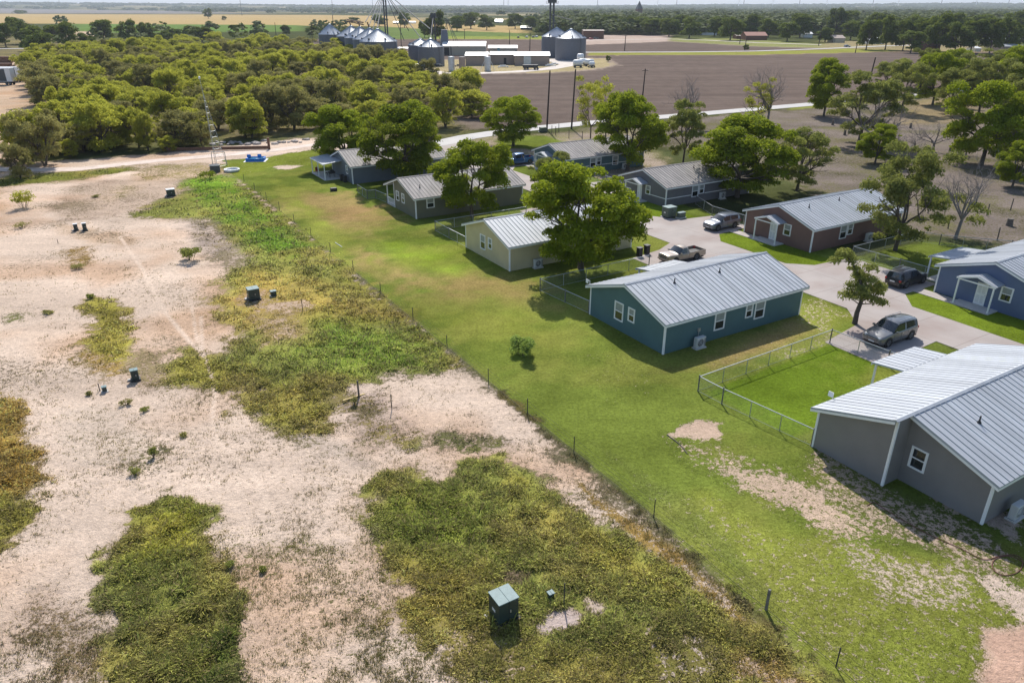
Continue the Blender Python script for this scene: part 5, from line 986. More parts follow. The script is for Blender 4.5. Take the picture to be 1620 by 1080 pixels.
# leaning sapling next to the charcoal SUV
def sapling():
    x, y = g(1352, 512); t = thing('small_tree', 'small leaning tree beside the charcoal SUV and yard fence', 'tree', (x, y, 0)); rs = np.random.default_rng(3)
    P = [(0, 0, 0), (.05, .1, 1.0), (.2, .1, 2.0), (.1, .1, 3.2), (-.5, .1, 4.4), (-1.3, .1, 5.6), (-2.1, 0, 6.3)]; segs = [(np.array(P[i]), np.array(P[i+1]), .24-.033*i, .24-.033*(i+1)) for i in range(6)]
    br = [((.2, .1, 2.0), (1.6, .4, 2.7)), ((.1, .1, 3.2), (1.3, -.4, 3.6)), ((.2, .1, 1.7), (-1.0, .2, 2.5)), ((-.5, .1, 4.4), (.5, .3, 4.9)), ((-1.3, .1, 5.6), (-2.8, 0, 5.7)), ((.1, .1, 2.6), (-.4, -1.0, 3.4)), ((.1, .1, 2.8), (.3, 1.2, 3.6)), ((.2, .1, 1.8), (1.9, -.2, 2.0))]
    segs += [(np.array(a), np.array(c), .06, .02) for a, c in br]; o = bpy.data.objects.new('trunk', skel_mesh('trunk', segs, 'bark')); COL.objects.link(o); o.parent = t
    ctr = [c for a, c in br]+P[3:]+[(.9, .3, 3.0), (-.6, .4, 3.3), (.9, -.3, 2.3), (0, .6, 4.0), (-.9, .2, 4.9), (.6, .1, 3.9), (-1.9, .1, 6.1), (1.6, .2, 3.1), (.3, -.5, 2.7), (-.7, -.2, 2.7)]
    lb = [(np.array(c), np.array((.78, .78, .6))*rs.uniform(.7, 1.15)) for c in ctr]; me = leaf_mesh('crown', rs, lb, 6500, .24, 'f_dull', .6, .1, .55); o = bpy.data.objects.new('crown', me); COL.objects.link(o); o.parent = t
sapling()
# thicket on the left: individual mesquites
THK = PX((-60, 262), (40, 262), (60, 258), (110, 246), (165, 240), (250, 238), (330, 226), (480, 205), (600, 206), (690, 212), (758, 190), (745, 160), (700, 142), (660, 120), (630, 104), (500, 82), (400, 74), (300, 72), (150, 82), (60, 92), (40, 130), (60, 165), (-60, 210))
CLEAR = [PX((-400, 124), (48, 124), (66, 165), (34, 235), (60, 290), (-400, 290)), PX((200, 205), (300, 190), (330, 226), (230, 236)), PX((270, 190), (300, 185), (310, 200), (280, 205))]
xs_ = [p[0] for p in THK]; ys_ = [p[1] for p in THK]; pts = []; tries = 0
rs = np.random.default_rng(21)
while len(pts) < 292 and tries < 60000:
    tries += 1; x = rs.uniform(min(xs_), max(xs_)); y = min(ys_)+(max(ys_)-min(ys_))*rs.random()**1.25; one = np.array([x]), np.array([y])
    if sdf(*one, THK)[0] < 0 or any(sdf(*one, c)[0] > 0 for c in CLEAR[:1]): continue
    px_ = 810+F*x/(y*CP+H*SP)
    if not -40 < px_ < 900: continue
    dmin = 4.6+y*.0155
    if any((x-a)**2+(y-b)**2 < dmin*dmin for a, b in pts): continue
    if any(sdf(*one, c)[0] > 0 for c in CLEAR) and rs.random() < .7: continue
    pts.append((x, y))
pts.sort(key=lambda p: p[1])
for i, (x, y) in enumerate(pts):
    kd = 'brush' if rs.random() < .14 else 'mesq'; s = (4.6+y*.0155)/6.8; rad = (3.9 if kd == 'mesq' else 3.0)*rs.uniform(.85, 1.3)*(.85+.3*s*1.2); hg = rs.uniform(4.3, 8.4)*(.85+.2*s) if kd == 'mesq' else rs.uniform(3.5, 5)
    px_ = 810+F*x/(y*CP+H*SP); cols = [(60, 'at the left edge'), (130, 'right of the white trailers'), (210, 'in the left third'), (290, 'left of the lattice mast'), (370, 'behind the lattice mast'), (450, 'behind the blue pool'), (520, 'below the leftmost grain bin'), (600, 'below the widest grain bin'), (680, 'below the white horizontal tank'), (2000, 'at the ploughed field corner')]
    side = next(q for lim, q in cols if px_ < lim); row = 'front row' if y < 150 else ('second row' if y < 175 else 'third row' if y < 205 else 'middle' if y < 245 else 'back' if y < 320 else 'far edge'); szw = 'small' if rad < 4.0 else 'broad' if rad > 5.4 else 'medium'
    lab = f"{szw} {'olive mesquite' if kd == 'mesq' else 'brownish brush'} {side}, {row} of thicket"
    q = plant(kd, x, y, hg, rad, 'mesquite_tree' if kd == 'mesq' else 'brush_tree', lab, 'mesquites and brush of the thicket'); q.rotation_euler.x = rs.normal(0, .09); q.rotation_euler.y = rs.normal(0, .09)
print('thicket', len(pts), tries)
for i, (px, py, tp, hw_, lb) in enumerate([(72, 262, 175, 44, 'large mesquite at the left front corner of the thicket'), (160, 240, 165, 42, 'dark mesquite with upright stems near the left front of the thicket'), (112, 250, 218, 16, 'small bushy tree at the left front corner'), (32, 282, 232, 26, 'small round tree on the caliche at the left edge'), (235, 238, 180, 20, 'narrow olive tree standing forward of the thicket'), (72, 246, 216, 24, 'rounded small tree between the left corner mesquites'), (322, 234, 190, 20, 'bright small tree beside the lattice mast'), (268, 240, 215, 18, 'low bushy tree on the sand left of the mast'), (398, 218, 158, 34, 'mesquite with forked dark stems behind the blue pool'), (465, 205, 140, 38, 'mesquite behind the rubble row, right of the pool')]):
    ptree('mesq', px, py, tp, hw_, 'mesquite_tree', lb, 'mesquites along the front edge', var=i)
for i, (px, py, tp, hw_) in enumerate([(62, 85, 46, 28), (35, 70, 28, 20), (112, 78, 36, 17), (165, 66, 32, 18), (205, 68, 35, 18), (235, 66, 36, 14), (10, 75, 38, 18), (85, 68, 40, 16), (140, 80, 55, 16), (275, 70, 46, 20), (320, 68, 43, 22)]):
    ptree('far', px, py, tp, hw_, 'large_tree', ['broad bright tree behind the white trailers', 'dark tree at the top left behind the broad bright tree', 'dark green tree left of the gap in the far trees', 'dark rounded tree right of the far sandy gap', 'olive tree in the far left row', 'narrow tree at the end of the far left row', 'tree at the left edge above the trailers', 'tree right behind the broad bright one', 'round tree by the white road strip', 'flat topped tree above the thicket', 'dark tree in front of the green field'][i], 'large trees beyond the thicket', var=i)
# shrubs and weeds
def shrub(name, label, px, py, w_, h_, m='f_shrub', n=700, size=.16, group='shrubs', d=None, kind='crown'):
    x, y = g(px, py); rs = np.random.default_rng(int(px*7+py)); t = thing(name, label, 'shrub', (x, y, 0), 0, group); d = d or w_
    lb = [(np.array((rs.uniform(-.5, .5)*w_*.8, rs.uniform(-.5, .5)*d*.8, h_*rs.uniform(.3, .75))), np.array((.25*w_+.1, .25*d+.1, h_*.28))*rs.uniform(.6, 1.1)) for _ in range(12)]
    o = bpy.data.objects.new('foliage', leaf_mesh('foliage', rs, lb, n, size, m, .7, .1, .5)); COL.objects.link(o); o.parent = t
    segs = [(np.array((c[0][0]*.3, c[0][1]*.3, 0)), c[0], .025, .01) for c in lb]; o = bpy.data.objects.new('stem', skel_mesh('stem', segs, 'bark')); COL.objects.link(o); o.parent = t
sh = g(825, 563); shrub('flowering_shrub', 'elongated leafy shrub alone on the lawn left of the teal house', 826, 562, 1.5, 1.7, 'f_shrub', 3600, .19, d=2.3)
shrub('desert_shrub', 'gray green shrub alone on the distant caliche at left', 38, 329, 2.6, 2.4, 'f_mesq', 900, .28); shrub('desert_shrub', 'dark green shrub beside the brown patch in the field', 302, 412, 2.2, 1.6, 'f_dull', 1100, .25); shrub('desert_shrub', 'tall weed clump below the barrel at the grass edge', 330, 282, 2.4, 1.6, 'f_pecan', 700, .25)
for i, (px, py, w_, h_) in enumerate([(560, 640, .5, .9), (243, 722, .35, .95), (213, 750, .7, .6), (290, 690, .5, .35), (365, 895, .4, .4), (415, 903, .35, .35), (220, 915, .3, .3), (122, 425, 1.6, .7), (35, 360, 2.2, .9), (152, 312, 1, .5), (75, 497, 1, .4), (145, 472, .8, .6), (200, 640, .9, .6), (142, 625, .4, .45), (228, 650, .7, .4)]):
    shrub('weed_clump', ['brown weed clump by the broken post', 'tall narrow weed on the caliche left of centre', 'low wide weed clump on the caliche left of centre', 'small weed on the pale caliche', 'weed tuft between the two grass patches', 'right weed tuft between the two grass patches', 'tuft on the left grass patch edge', 'brown clump by the distant dry patch', 'long brown clump on the distant caliche', 'small clump below the distant shrub', 'low clump at the left of the brown grass island', 'clump at the top of the brown grass island', 'weed clump below the dark cabinet', 'weed tuft left of the pale pedestal', 'weed clump right of the dark cabinet'][i], px, py, w_*.85, h_*.8, 'f_brush' if i in (0, 3, 6, 7, 8, 9, 10, 12, 13) else 'f_dull', 220, .14 if py > 550 else .22, 'weed clumps on the caliche')
for i, (px, py, hw_, lb) in enumerate([(962, 98, 5, 'lone round shrub on the ploughed field beside the paired bins'), (1180, 80, 5, 'shrub at the foot of a pole on the far road'), (453, 57, 9, 'round dark tree left of the bin row'), (491, 59, 8, 'round dark tree just left of the first bin'), (330, 30, 8, 'dark oval tree alone in the tan field'), (355, 33, 4, 'small dark bush in the tan field'), (383, 50, 6, 'dark bush in the green field')]):
    x, y = g(px, py); plant('far', x, y, hw_*mpp(x, y)*1.7, hw_*mpp(x, y), 'round_tree', lb, 'lone round trees in the fields', var=i)
# dark clump next to the middle bins and the far tree belt
for i, (px, py, tp, hw_) in enumerate([(690, 66, 22, 17), (672, 60, 34, 10), (723, 50, 26, 14), (745, 46, 20, 16), (770, 48, 26, 14), (815, 46, 22, 14), (840, 48, 27, 12), (875, 36, 18, 16), (905, 34, 18, 16), (942, 46, 22, 12), (965, 52, 24, 18), (1005, 54, 27, 20), (640, 44, 22, 12), (600, 42, 24, 12), (1030, 56, 30, 20), (1058, 58, 30, 18), (1090, 61, 31, 20), (1155, 64, 28, 19), (1130, 58, 28, 16), (1075, 54, 24, 18), (1190, 56, 26, 20), (1215, 60, 30, 16), (1245, 66, 36, 18), (1265, 60, 22, 20), (1305, 67, 46, 16), (1320, 56, 13, 16), (1345, 64, 34, 18), (1370, 79, 32, 18), (1400, 79, 30, 18), (1428, 80, 32, 16), (1440, 84, 50, 20), (1460, 80, 30, 22), (1480, 82, 27, 24), (1510, 84, 36, 22), (1535, 84, 32, 24), (1565, 84, 30, 20), (1590, 80, 33, 18), (1610, 78, 40, 18), (1500, 66, 22, 24), (1550, 62, 24, 24), (1600, 60, 22, 24), (1430, 62, 24, 22), (1385, 60, 22, 20), (1340, 52, 18, 16)]):
    x, y = g(px, py); lb = 'dark bushy tree wrapped round the grain elevator' if i == 0 else f"dark green tree in the far belt {('behind the grain sheds' if px < 860 else 'right of the paired bins' if px < 1010 else 'behind the ploughed field' if px < 1250 else 'by the far road bend' if px < 1400 else 'at the far right')}"
    ptree('far', px, py, tp, hw_*1.05, 'belt_tree', lb, 'far belt trees '+lb.split('far belt')[-1].strip() if i else 'elevator tree', var=i)
# woodland mass out to the horizon
def woods():
    rs = np.random.default_rng(77); n = 34000; D = 560*np.exp(rs.random(n)*math.log(11500/560)); an = np.radians(rs.uniform(-37, 37, n)); X = D*np.sin(an); Y = D*np.cos(an)
    px = 810+F*X/(Y*CP+H*SP); keep = np.ones(n, bool)
    for P in [z[0] for z in ZONES[:12]]: keep &= sdf(X, Y, P) < 6
    py = 540+F*((H*CP-Y*SP)/(Y*CP+H*SP)); left = px < 860
    keep &= ~(left & (py > 20.5) & (rs.random(n) < .985)); keep &= ~((px >= 860) & (py > 56)); keep &= ~((D > 1800) & (fbm(X, Y, 260, 9, 3) > .56)); keep &= ~((px < 480) & (py > 15.5) & (py < 21) & (rs.random(n) < .85))
    X, Y, D = X[keep], Y[keep], D[keep]; m_ = len(X); q = 34; Rr = np.clip(D*.0062, 6.5, 34)*rs.uniform(.7, 1.3, m_); Hh = np.where(rs.random(m_) < .3, 13.5, 9.5)*rs.uniform(.75, 1.25, m_)
    A2 = np.degrees(np.arctan2(X, Y)); base = np.clip((Y-4200)/4500, 0, 1); base = base*base*(3-2*base)*(np.interp(A2, [-40, -33, -25, -15, -5, 5, 15, 25, 33, 40], [62, 58, 46, 30, 22, 24, 34, 44, 50, 50])+(fbm(X, Y, 2600, 17, 4)-.5)*26)*np.clip(Y/9000, .5, 1.1)
    k = np.repeat(np.arange(m_), q); d = rs.normal(0, 1, (m_*q, 3)); d /= np.linalg.norm(d, axis=1)[:, None]; d[:, 2] = np.abs(d[:, 2])*1.1-.15
    P = np.stack([X[k], Y[k], base[k]+Hh[k]*.45], 1)+d*np.stack([Rr[k], Rr[k], Hh[k]*.55], 1)*rs.uniform(.75, 1.08, (m_*q, 1))
    N = d+rs.normal(0, .45, d.shape); N /= np.linalg.norm(N, axis=1)[:, None]; a = rs.normal(0, 1, N.shape); a -= (a*N).sum(1)[:, None]*N; a /= np.linalg.norm(a, axis=1)[:, None]; b_ = np.cross(N, a); s = (Rr[k]*.42)[:, None]*rs.uniform(.6, 1.2, (m_*q, 1)); sz = np.array((1, 1, .5))
    V = np.stack([P-a*s*sz, P-b_*s*sz, P+a*s*sz, P+b_*s*sz], 1).reshape(-1, 3); ti = np.clip(rs.random(m_)[k]*.6+rs.random(m_*q)*.35, 0, 1)
    o = bpy.data.objects.new('woodland', numesh('woodland', V, np.arange(m_*q*4).reshape(-1, 4), 'f_wood', tint=np.repeat(ti, 4))); COL.objects.link(o); tag(o, 'hazy dark green woodland reaching to the horizon', 'woodland', kind='stuff'); print('woods', m_)
woods()
# ---------------------------------------------------------------- grain complex
def onz(px, py, z): return g(px, py, z)
def bin_silo(label, cx, half, eave, apex, EZ, base_vis=True, vents=True):
    """centre column, half width in pixels, eave row of the near rim, apex row"""
    x, y = g(cx, eave, EZ); rad = half*mpp(x, y+half*mpp(x, y)); y += rad; az = zat(x, y, apex)
    t = thing('grain_bin', label, 'grain bin', (x, y, 0), R.uniform(0, 1), 'steel grain bins'); n = 48
    b = MB(); nr = int(EZ/.55)
    prof = []
    for k in range(nr+1): z = EZ*k/nr; prof += [(rad+.04, z-.03), (rad-.03, z+.06)]
    b.lathe([(rad, 0)]+prof+[(rad, EZ)], n); b.build('wall', 'silo', t)
    b = MB()
    for k in range(n):
        a0, a1 = 2*math.pi*k/n, 2*math.pi*(k+1)/n; r1 = .7; rr = rad+.15
        b.quad([(rr*math.cos(a0), rr*math.sin(a0), EZ-.05), (rr*math.cos(a1), rr*math.sin(a1), EZ-.05), (r1*math.cos(a1), r1*math.sin(a1), az-.3), (r1*math.cos(a0), r1*math.sin(a0), az-.3)])
        b.tube((rr*math.cos(a0), rr*math.sin(a0), EZ), (r1*math.cos(a0), r1*math.sin(a0), az-.25), .06, n=4)
    b.lathe([(.75, az-.32), (.75, az), (0, az+.15)], 16); rf = b.build('roof', 'silo_roof', t)
    if vents:
        for k in range(6):
            a = k*math.pi/3+.3; rr = rad*.86; z = EZ+(az-EZ)*.14; MB().box(rr*math.cos(a)-.3, rr*math.cos(a)+.3, rr*math.sin(a)-.3, rr*math.sin(a)+.3, z-.1, z+.65).build('roof_vent', 'legsteel', rf)
    l = MB(); a = -1.2
    for s in (-.22, .22): l.tube(((rad+.1)*math.cos(a)+s, (rad+.1)*math.sin(a), 0), ((rad+.1)*math.cos(a)+s, (rad+.1)*math.sin(a), EZ), .04, n=4); l.tube(((rad+.1)*math.cos(a)+s, (rad+.1)*math.sin(a), EZ+.1), (.8*math.cos(a)+s, .8*math.sin(a), az), .04, n=4)
    for k in range(int(EZ/.5)): l.tube(((rad+.1)*math.cos(a)-.22, (rad+.1)*math.sin(a), k*.5+.3), ((rad+.1)*math.cos(a)+.22, (rad+.1)*math.sin(a), k*.5+.3), .025, n=3)
    l.build('ladder', 'legsteel', t); return x, y, az
B0 = bin_silo('leftmost grain bin, standing apart from the row of four', 518.5, 18.5, 55, 38.3, 10.5)
B1 = bin_silo('first of the four bins joined by the rusty conveyor', 551.6, 23.5, 58, 40.7, 10.5); B2 = bin_silo('second of the four bins joined by the conveyor', 565.8, 25, 60.5, 42, 10.5)
B3 = bin_silo('third bin of the row, partly behind the widest bin', 580.6, 27, 63, 43.8, 10.5); B4 = bin_silo('widest bin at the right end of the row, next to the tall elevator', 593.5, 29, 66.5, 45.4, 10.5)
B5 = bin_silo('small bin left of and behind its twin, in the middle of the grain yard', 663, 19.5, 72, 61, 8.2); B6 = bin_silo('squat bin beside the horizontal white tank', 679.5, 20.5, 74.7, 61, 8.2)
B7 = bin_silo('left one of the tall paired bins, partly hidden', 882, 23.5, 58.5, 43.5, 10.4); B8 = bin_silo('right one of the tall paired bins at the edge of the ploughed field', 905, 24, 61, 45.6, 10.5)
def rel(p, q): return tuple(a-b for a, b in zip(p, q))
def elevator(label, px, base_y, top, w_, head=True, grp='grain elevator legs', legs=2):
    x, y = g(px, base_y); hgt = zat(x, y, top); t = thing('grain_elevator', label, 'grain elevator', (x, y, 0), 0, grp)
    for k in range(legs): MB().box(-w_/2+k*w_*.62, -w_/2+k*w_*.62+w_*.34, -.35, .35, 0, hgt-1).build('leg', 'legsteel', t)
    b = MB(); n = int(hgt/3)
    for k in range(n): b.tube((-w_/2, -.4, k*3), (w_/2, -.4, k*3+3), .06, n=3); b.tube((w_/2, -.4, k*3), (-w_/2, -.4, k*3+3), .06, n=3)
    b.build('bracing', 'legsteel', t)
    if head:
        h_ = MB(); h_.box(-w_*.8, w_*.8, -.9, .9, hgt-2.2, hgt); h_.box(-w_*1.1, w_*1.1, -1.3, 1.3, hgt-2.5, hgt-2.35); h_.build('head', 'legsteel', t)
        q = MB()
        for sx in (-1, 1):
            for sy in (-1.3, 1.3): q.tube((sx*w_*1.1, sy, hgt-2.4), (sx*w_*1.1, sy, hgt-1.3), .04, n=3)
        for z in (hgt-1.3, hgt-1.85): 
            for sy in (-1.3, 1.3): q.tube((-w_*1.1, sy, z), (w_*1.1, sy, z), .04, n=3)
        q.build('railing', 'legsteel', t)
    return t, x, y, hgt
def spout(t, x, y, a, ends, r=.18):
    for e in ends: MB().tube((0, 0, a), (e[0]-x, e[1]-y, e[2]), r, n=6).build('spout', 'legsteel', t)
t, x, y, hh = elevator('tallest grain elevator with fan of spouts rising out of the top of the picture', 613, 72, -22, 2.6)
spout(t, x, y, hh-3, [(B3[0], B3[1], B3[2]+1), (B4[0], B4[1], B4[2]+.3), (B2[0]+3, B2[1], B2[2]+2), (B5[0], B5[1], B5[2]+.5), (B6[0], B6[1], B6[2]+4), (*g(640, 72), 3), (*g(648, 70), 9), (B0[0]+25, B0[1]-10, 9)], .24)
t, x, y, hh = elevator('lower elevator with drop pipes beside the dark bushy tree', 688, 92, 21, 1.8); spout(t, x, y, hh-2, [(*g(697, 90), 9), (B6[0], B6[1], B6[2]), (*g(679, 88), 9)])
t, x, y, hh = elevator('short elevator with spouts above the cream grain shed', 709.5, 84, 31, 1.2, legs=1, head=False); spout(t, x, y, hh, [(*g(727, 84), 5), (*g(724, 84), 5), (*g(719, 84), 6), (*g(698, 86), 6)], .14)
b = MB(); b.prism([(-2.3, -2.3, 0), (2.3, -2.3, 0), (2.3, 2.3, 0), (-2.3, 2.3, 0)], (0, 0, .1)); 
o = MB(); P0 = [(-2.4, -2.4), (2.4, -2.4), (2.4, 2.4), (-2.4, 2.4)]
for i in range(4): a, c = P0[i], P0[(i+1) % 4]; o.quad([(*a, 0), (*c, 0), (c[0]*.65, c[1]*.65, 8), (a[0]*.65, a[1]*.65, 8)])
o.quad([(p[0]*.65, p[1]*.65, 8) for p in P0]); o.box(-1.7, 1.7, -1.7, 1.7, 8.05, 8.4); o = o.build('hopper_tower', 'silo'); o.location = (*g(704, 86), 4.6); o.rotation_euler = (0, 0, .2); tag(o, 'dark tapering hopper tower on the cream grain shed roof', 'hopper')
t, x, y, hh = elevator('tall double elevator column in front of the paired bins', 872, 88, -2, 3.0); spout(t, x, y, hh-8, [(B7[0], B7[1], B7[2]+.4), (B8[0], B8[1], B8[2]+4)], .2)
t = thing('conveyor', 'rusty overhead conveyor running along the row of bins', 'conveyor', (B1[0]-2, B1[1], 0)); o0 = (B1[0]-2, B1[1]); e = (B4[0]-6, B4[1]-2)
b = MB(); z = B1[2]+2.2
for dz in (0, .9): b.tube((0, 0, z+dz), (e[0]-o0[0], e[1]-o0[1], z+dz-.4), .28, n=6)
for k in range(18): f0, f1 = k/18, (k+1)/18; b.tube((f0*(e[0]-o0[0]), f0*(e[1]-o0[1]), z), (f1*(e[0]-o0[0]), f1*(e[1]-o0[1]), z+.9), .09, n=3)
b.build('truss', 'rust', t)
for q in (B1, B2, B3): MB().tube((q[0]-o0[0], q[1]-o0[1], q[2]), (q[0]-o0[0]-.8, q[1]-o0[1], z+.2), .35, n=6).build('drop_pipe', 'rust', t)
def shed(label, x0, x1, base, eave, ridge, dep, wallm='brownwall', roofm='whiteroof', door=None, grp='far sheds', rz=0, flatr=False, name='shed', cat='shed', opened=False):
    ax, ay = g(x0, base); bx, by = g(x1, base); w_ = bx-ax; ze = max(1.8, zat(ax, ay, eave)); zr = max(ze+.3, zat(ax, ay+dep/2, ridge)); t = thing(name, label, cat, (ax, ay, 0), rz, grp)
    if not opened:
        b = MB(); b.box(0, w_, 0, dep, 0, ze)
        for s in (0, w_): b.prism([(s-.0, 0, ze), (s-.0, dep/2, zr-.05), (s-.0, dep, ze)], (.05 if s == 0 else -.05, 0, 0))
        b.build('wall', wallm, t)
    else:
        for k in range(4):
            for yy in (.2, dep-.2): MB().box(w_*k/3-.1, w_*k/3+.1, yy-.1, yy+.1, 0, ze).build('post', wallm, t)
    b = MB(); o_ = .4
    for ya, yb in ((dep/2, -o_), (dep/2, dep+o_)): b.prism([(-o_, ya, zr), (w_+o_, ya, zr), (w_+o_, yb, ze-.03), (-o_, yb, ze-.03)], (0, 0, .12))
    b.build('roof', roofm, t)
    if door:
        for d0, d1, dh, dm in door:
            u0, u1 = (g(d0, base)[0]-ax), (g(d1, base)[0]-ax); MB().box(u0, u1, -.08, -.01, 0, dh).build('door', dm, t)
    if not opened:
        tr = MB(); tr.box(-.04, .12, -.04, .12, 0, ze-.1); tr.box(w_-.12, w_+.04, -.04, .12, 0, ze-.1); tr.box(.13, w_-.13, -.05, -.003, ze-.35, ze-.1); tr.build('corner_trim', 'legsteel', t)
    return t
GS = 'sheds in the grain yard'
shed('cream metal grain shed with white roof behind the squat bin', 700, 767.5, 88, 73.3, 66, 22, 'tanwall', 'whiteroof', [(702.5, 711, 4.2, 'dark'), (713, 714.5, 4.8, 'legsteel')], GS); shed('low white roofed shed right of the cream grain shed', 773, 818, 84, 76.5, 72, 18, 'tanwall', 'whiteroof', [(787, 791, 3, 'poolwater')], GS)
shed('brown metal shed with light roof behind the upright tanks', 737, 771, 104, 88.5, 83, 14, 'brownwall', 'whiteroof', None, GS); shed('long tan shed with dark door opening', 776, 813.5, 102.5, 87, 82, 15, 'brownwall', 'whiteroof', [(797, 801, 3.0, 'dark')], GS)
shed('long brown shed with gray garage door left of the paired bins', 814, 869, 104, 88.5, 82.5, 14, 'brownwall', 'whiteroof', [(828.5, 840, 4.0, 'silo_roof')], GS); shed('small white roofed shelter behind the squat bins', 628, 647, 86, 77, 75, 6, 'rust', 'whiteroof', None, GS, opened=True)
FB = 'distant buildings'
for args in [('wide white roofed warehouse behind the paired bins', 862, 896, 50, 41, 37, 30, 'tanwall', 'whiteroof'), ('large pale roofed warehouse right of the white one', 893, 933, 52, 42, 35.5, 40, 'tanwall', 'whiteroof'), ('dark brown open sided barn by the town road', 923, 955, 62, 49, 47.5, 18, 'rust', 'brownwall'), ('small hip roofed shed in front of the warehouses', 909, 926, 53, 45, 41, 14, 'tanwall', 'whiteroof'),
             ('low white shelter in the tan field left of the paired bins', 824, 842, 47.5, 44, 41.5, 12, 'dark', 'whiteroof'), ('white shed at the near edge of the far left tree belt', 622, 637, 38, 36, 34, 14, 'legsteel', 'whiteroof'), ('pale long trailer house in the far tree belt', 643, 657, 37.5, 35.5, 34, 12, 'white', 'whiteroof'), ('small pale house in trees right of the pale trailer house', 741, 752, 37, 35.5, 33.5, 12, 'tanwall', 'whiteroof'), ('gray roofed farmhouse in the belt behind the grain sheds', 783, 795, 37, 34.5, 31, 18, 'tanwall', 'silo_roof'),
             ('red roofed brick house behind the roadside trees', 1180, 1213, 64, 57, 51, 16, 'brick', 'redroof'), ('white arched garage front among trees', 1271, 1285, 60, 54, 51, 10, 'white', 'whiteroof'), ('tan house with brown roof by the roadside willow', 1320, 1336, 68, 61, 56, 14, 'tanwall', 'brownwall'), ('white carport between roadside trees', 1375, 1398, 70, 64, 60, 14, 'white', 'whiteroof'), ('brick house half hidden under dark trees at right', 1464, 1486, 82, 72, 66, 14, 'brick', 'redroof'), ('white house at the pasture treeline', 1543, 1551, 82, 77, 74, 10, 'white', 'whiteroof'), ('pale green roofed shed at the far right', 1587, 1616, 82, 74, 70, 18, 'brownwall', 'silo_roof'), ('white roofed bungalow row at the far right', 1583, 1612, 68, 62, 57, 22, 'tanwall', 'whiteroof'), ('tan shed low at the right edge behind the pasture', 1594, 1603, 102, 95, 92, 8, 'tanwall', 'redroof'), ('white roofed house near the church', 985, 999, 30, 26.5, 24.5, 26, 'white', 'whiteroof'), ('white building in the woods right of the field trees', 1110, 1134, 56, 51, 48, 14, 'white', 'whiteroof'), ('brick ranch house at the left end of the road bend', 1165, 1182, 62, 57, 55, 12, 'brick', 'brownwall')]:
    lb, x0, x1, bs, ev, rd, dp, wm, rm = args; shed(lb, x0, x1, bs, ev, rd, dp, wm, rm, None, FB, name='distant_building', cat='building')
for i, px in enumerate((714.5, 731.5, 771.5)):
    x, y = g(px, 112.5); rad = 5*mpp(x, y); h_ = zat(x, y, 90); t = thing('storage_tank', ['pale upright tank, left of three', 'dull gray upright tank, middle of three', 'pale upright tank with side pipes by the brown shed'][i], 'tank', (x, y, 0), 0, 'upright tanks in the grain yard'); m_ = 'silo_roof' if i != 1 else 'brownwall'
    MB().lathe([(rad*.98, 0), (rad, .1), (rad, h_), (0, h_+.15)], 24).build('tank_wall', m_, t, smooth=False); MB().lathe([(rad+.05, h_-.1), (rad+.07, h_), (rad+.05, h_+.1)], 24).build('rim', 'white', t)
    if i == 2:
        for s in (-1, 1): MB().tube((s*rad, 0, h_*.7), (s*rad*2.3, 0, .2), .1).build('pipe', 'white', t)
x, y = g(659, 115); t = thing('fuel_tank', 'white horizontal cylinder tank at the thicket edge of the grain yard', 'tank', (x, y, 0)); L_ = 27*mpp(x, y); r_ = 1.5
b = MB().lathe([(0, -L_/2), (r_*.7, -L_/2+.15), (r_, -L_/2+.6), (r_, L_/2-.6), (r_*.7, L_/2-.15), (0, L_/2)], 24); o = b.build('tank_shell', 'silo_roof', t, smooth=True); o.rotation_euler = (0, math.pi/2, 0); o.location = (0, 0, 2.0)
for s in (-.3, .3): MB().box(s*L_-.25, s*L_+.25, -1.1, 1.1, 0, 1.1).build('saddle', 'legsteel', t)
# equipment in the yard
def trailer(label, px0, px1, base, top, m='white', dep=2.6, nm='trailer', rz=0, grp='trailers', stripe=True):
    ax, ay = g(px0, base); bx, _ = g(px1, base); w_ = bx-ax; h_ = zat(ax, ay, top); t = thing(nm, label, 'trailer', ((ax+bx)/2, ay+1.3, 0), rz, grp)
    MB().box(-w_/2, w_/2, -dep/2, dep/2, 1.15, h_).build('box_body', m, t, bevel=.05)
    if stripe: MB().box(w_*.12, w_*.34, -dep/2-.02, dep/2+.02, 1.3, h_-.3).build('dark_panel', 'legsteel', t)
    MB().box(-w_/2, w_/2, -dep/2+.2, dep/2-.2, .85, 1.13).build('chassis', 'dark', t)
    for k, xx in enumerate((-w_*.36, -w_*.36+1.2, w_*.30, w_*.30+1.2)):
        for s in (-1, 1): wheel(t, xx, s*(dep/2-.3), .5, .3, s=-s)
trailer('white box trailer with dark panel at the left edge of the caliche', -30, 21, 135, 108, stripe=True); trailer('second pale trailer parked behind the first at the left edge', -14, 36, 130, 106.5, stripe=True, grp='trailers')
t = thing('loading_boom', 'pale diagonal boom sticking up behind the trailers', 'boom', (*g(18, 112), 0)); MB().tube((0, 0, 1), (4.5, 0, zat(*g(18, 112), 95)), .22).build('boom_tube', 'tanwall', t); MB().box(-.5, .5, -.5, .5, 0, 1.1).build('base', 'rust', t)
for i, (px, py, w_, h_) in enumerate([(8, 112, 6, 3), (2, 100, 9, 3), (14, 98, 8, 2.4)]): 
    b = MB(); b.box(-w_/2, w_/2, -1.4, 1.4, .5, h_); b.box(-w_/2-.2, w_/2+.2, -1.6, 1.6, 0, .48); b.box(w_/2+.01, w_/2+1.4, -1, 1, .5, h_*.7); o = b.build('rusty_hopper', 'rust', bevel=.08); o.location = (*g(px, py), 0); tag(o, ['rusty hopper just behind the left trailers', 'rusty bin frame at the left edge under the bright tree', 'rusty cart between the trailers and the bright tree'][i], 'hopper', 'rusty equipment behind the trailers')
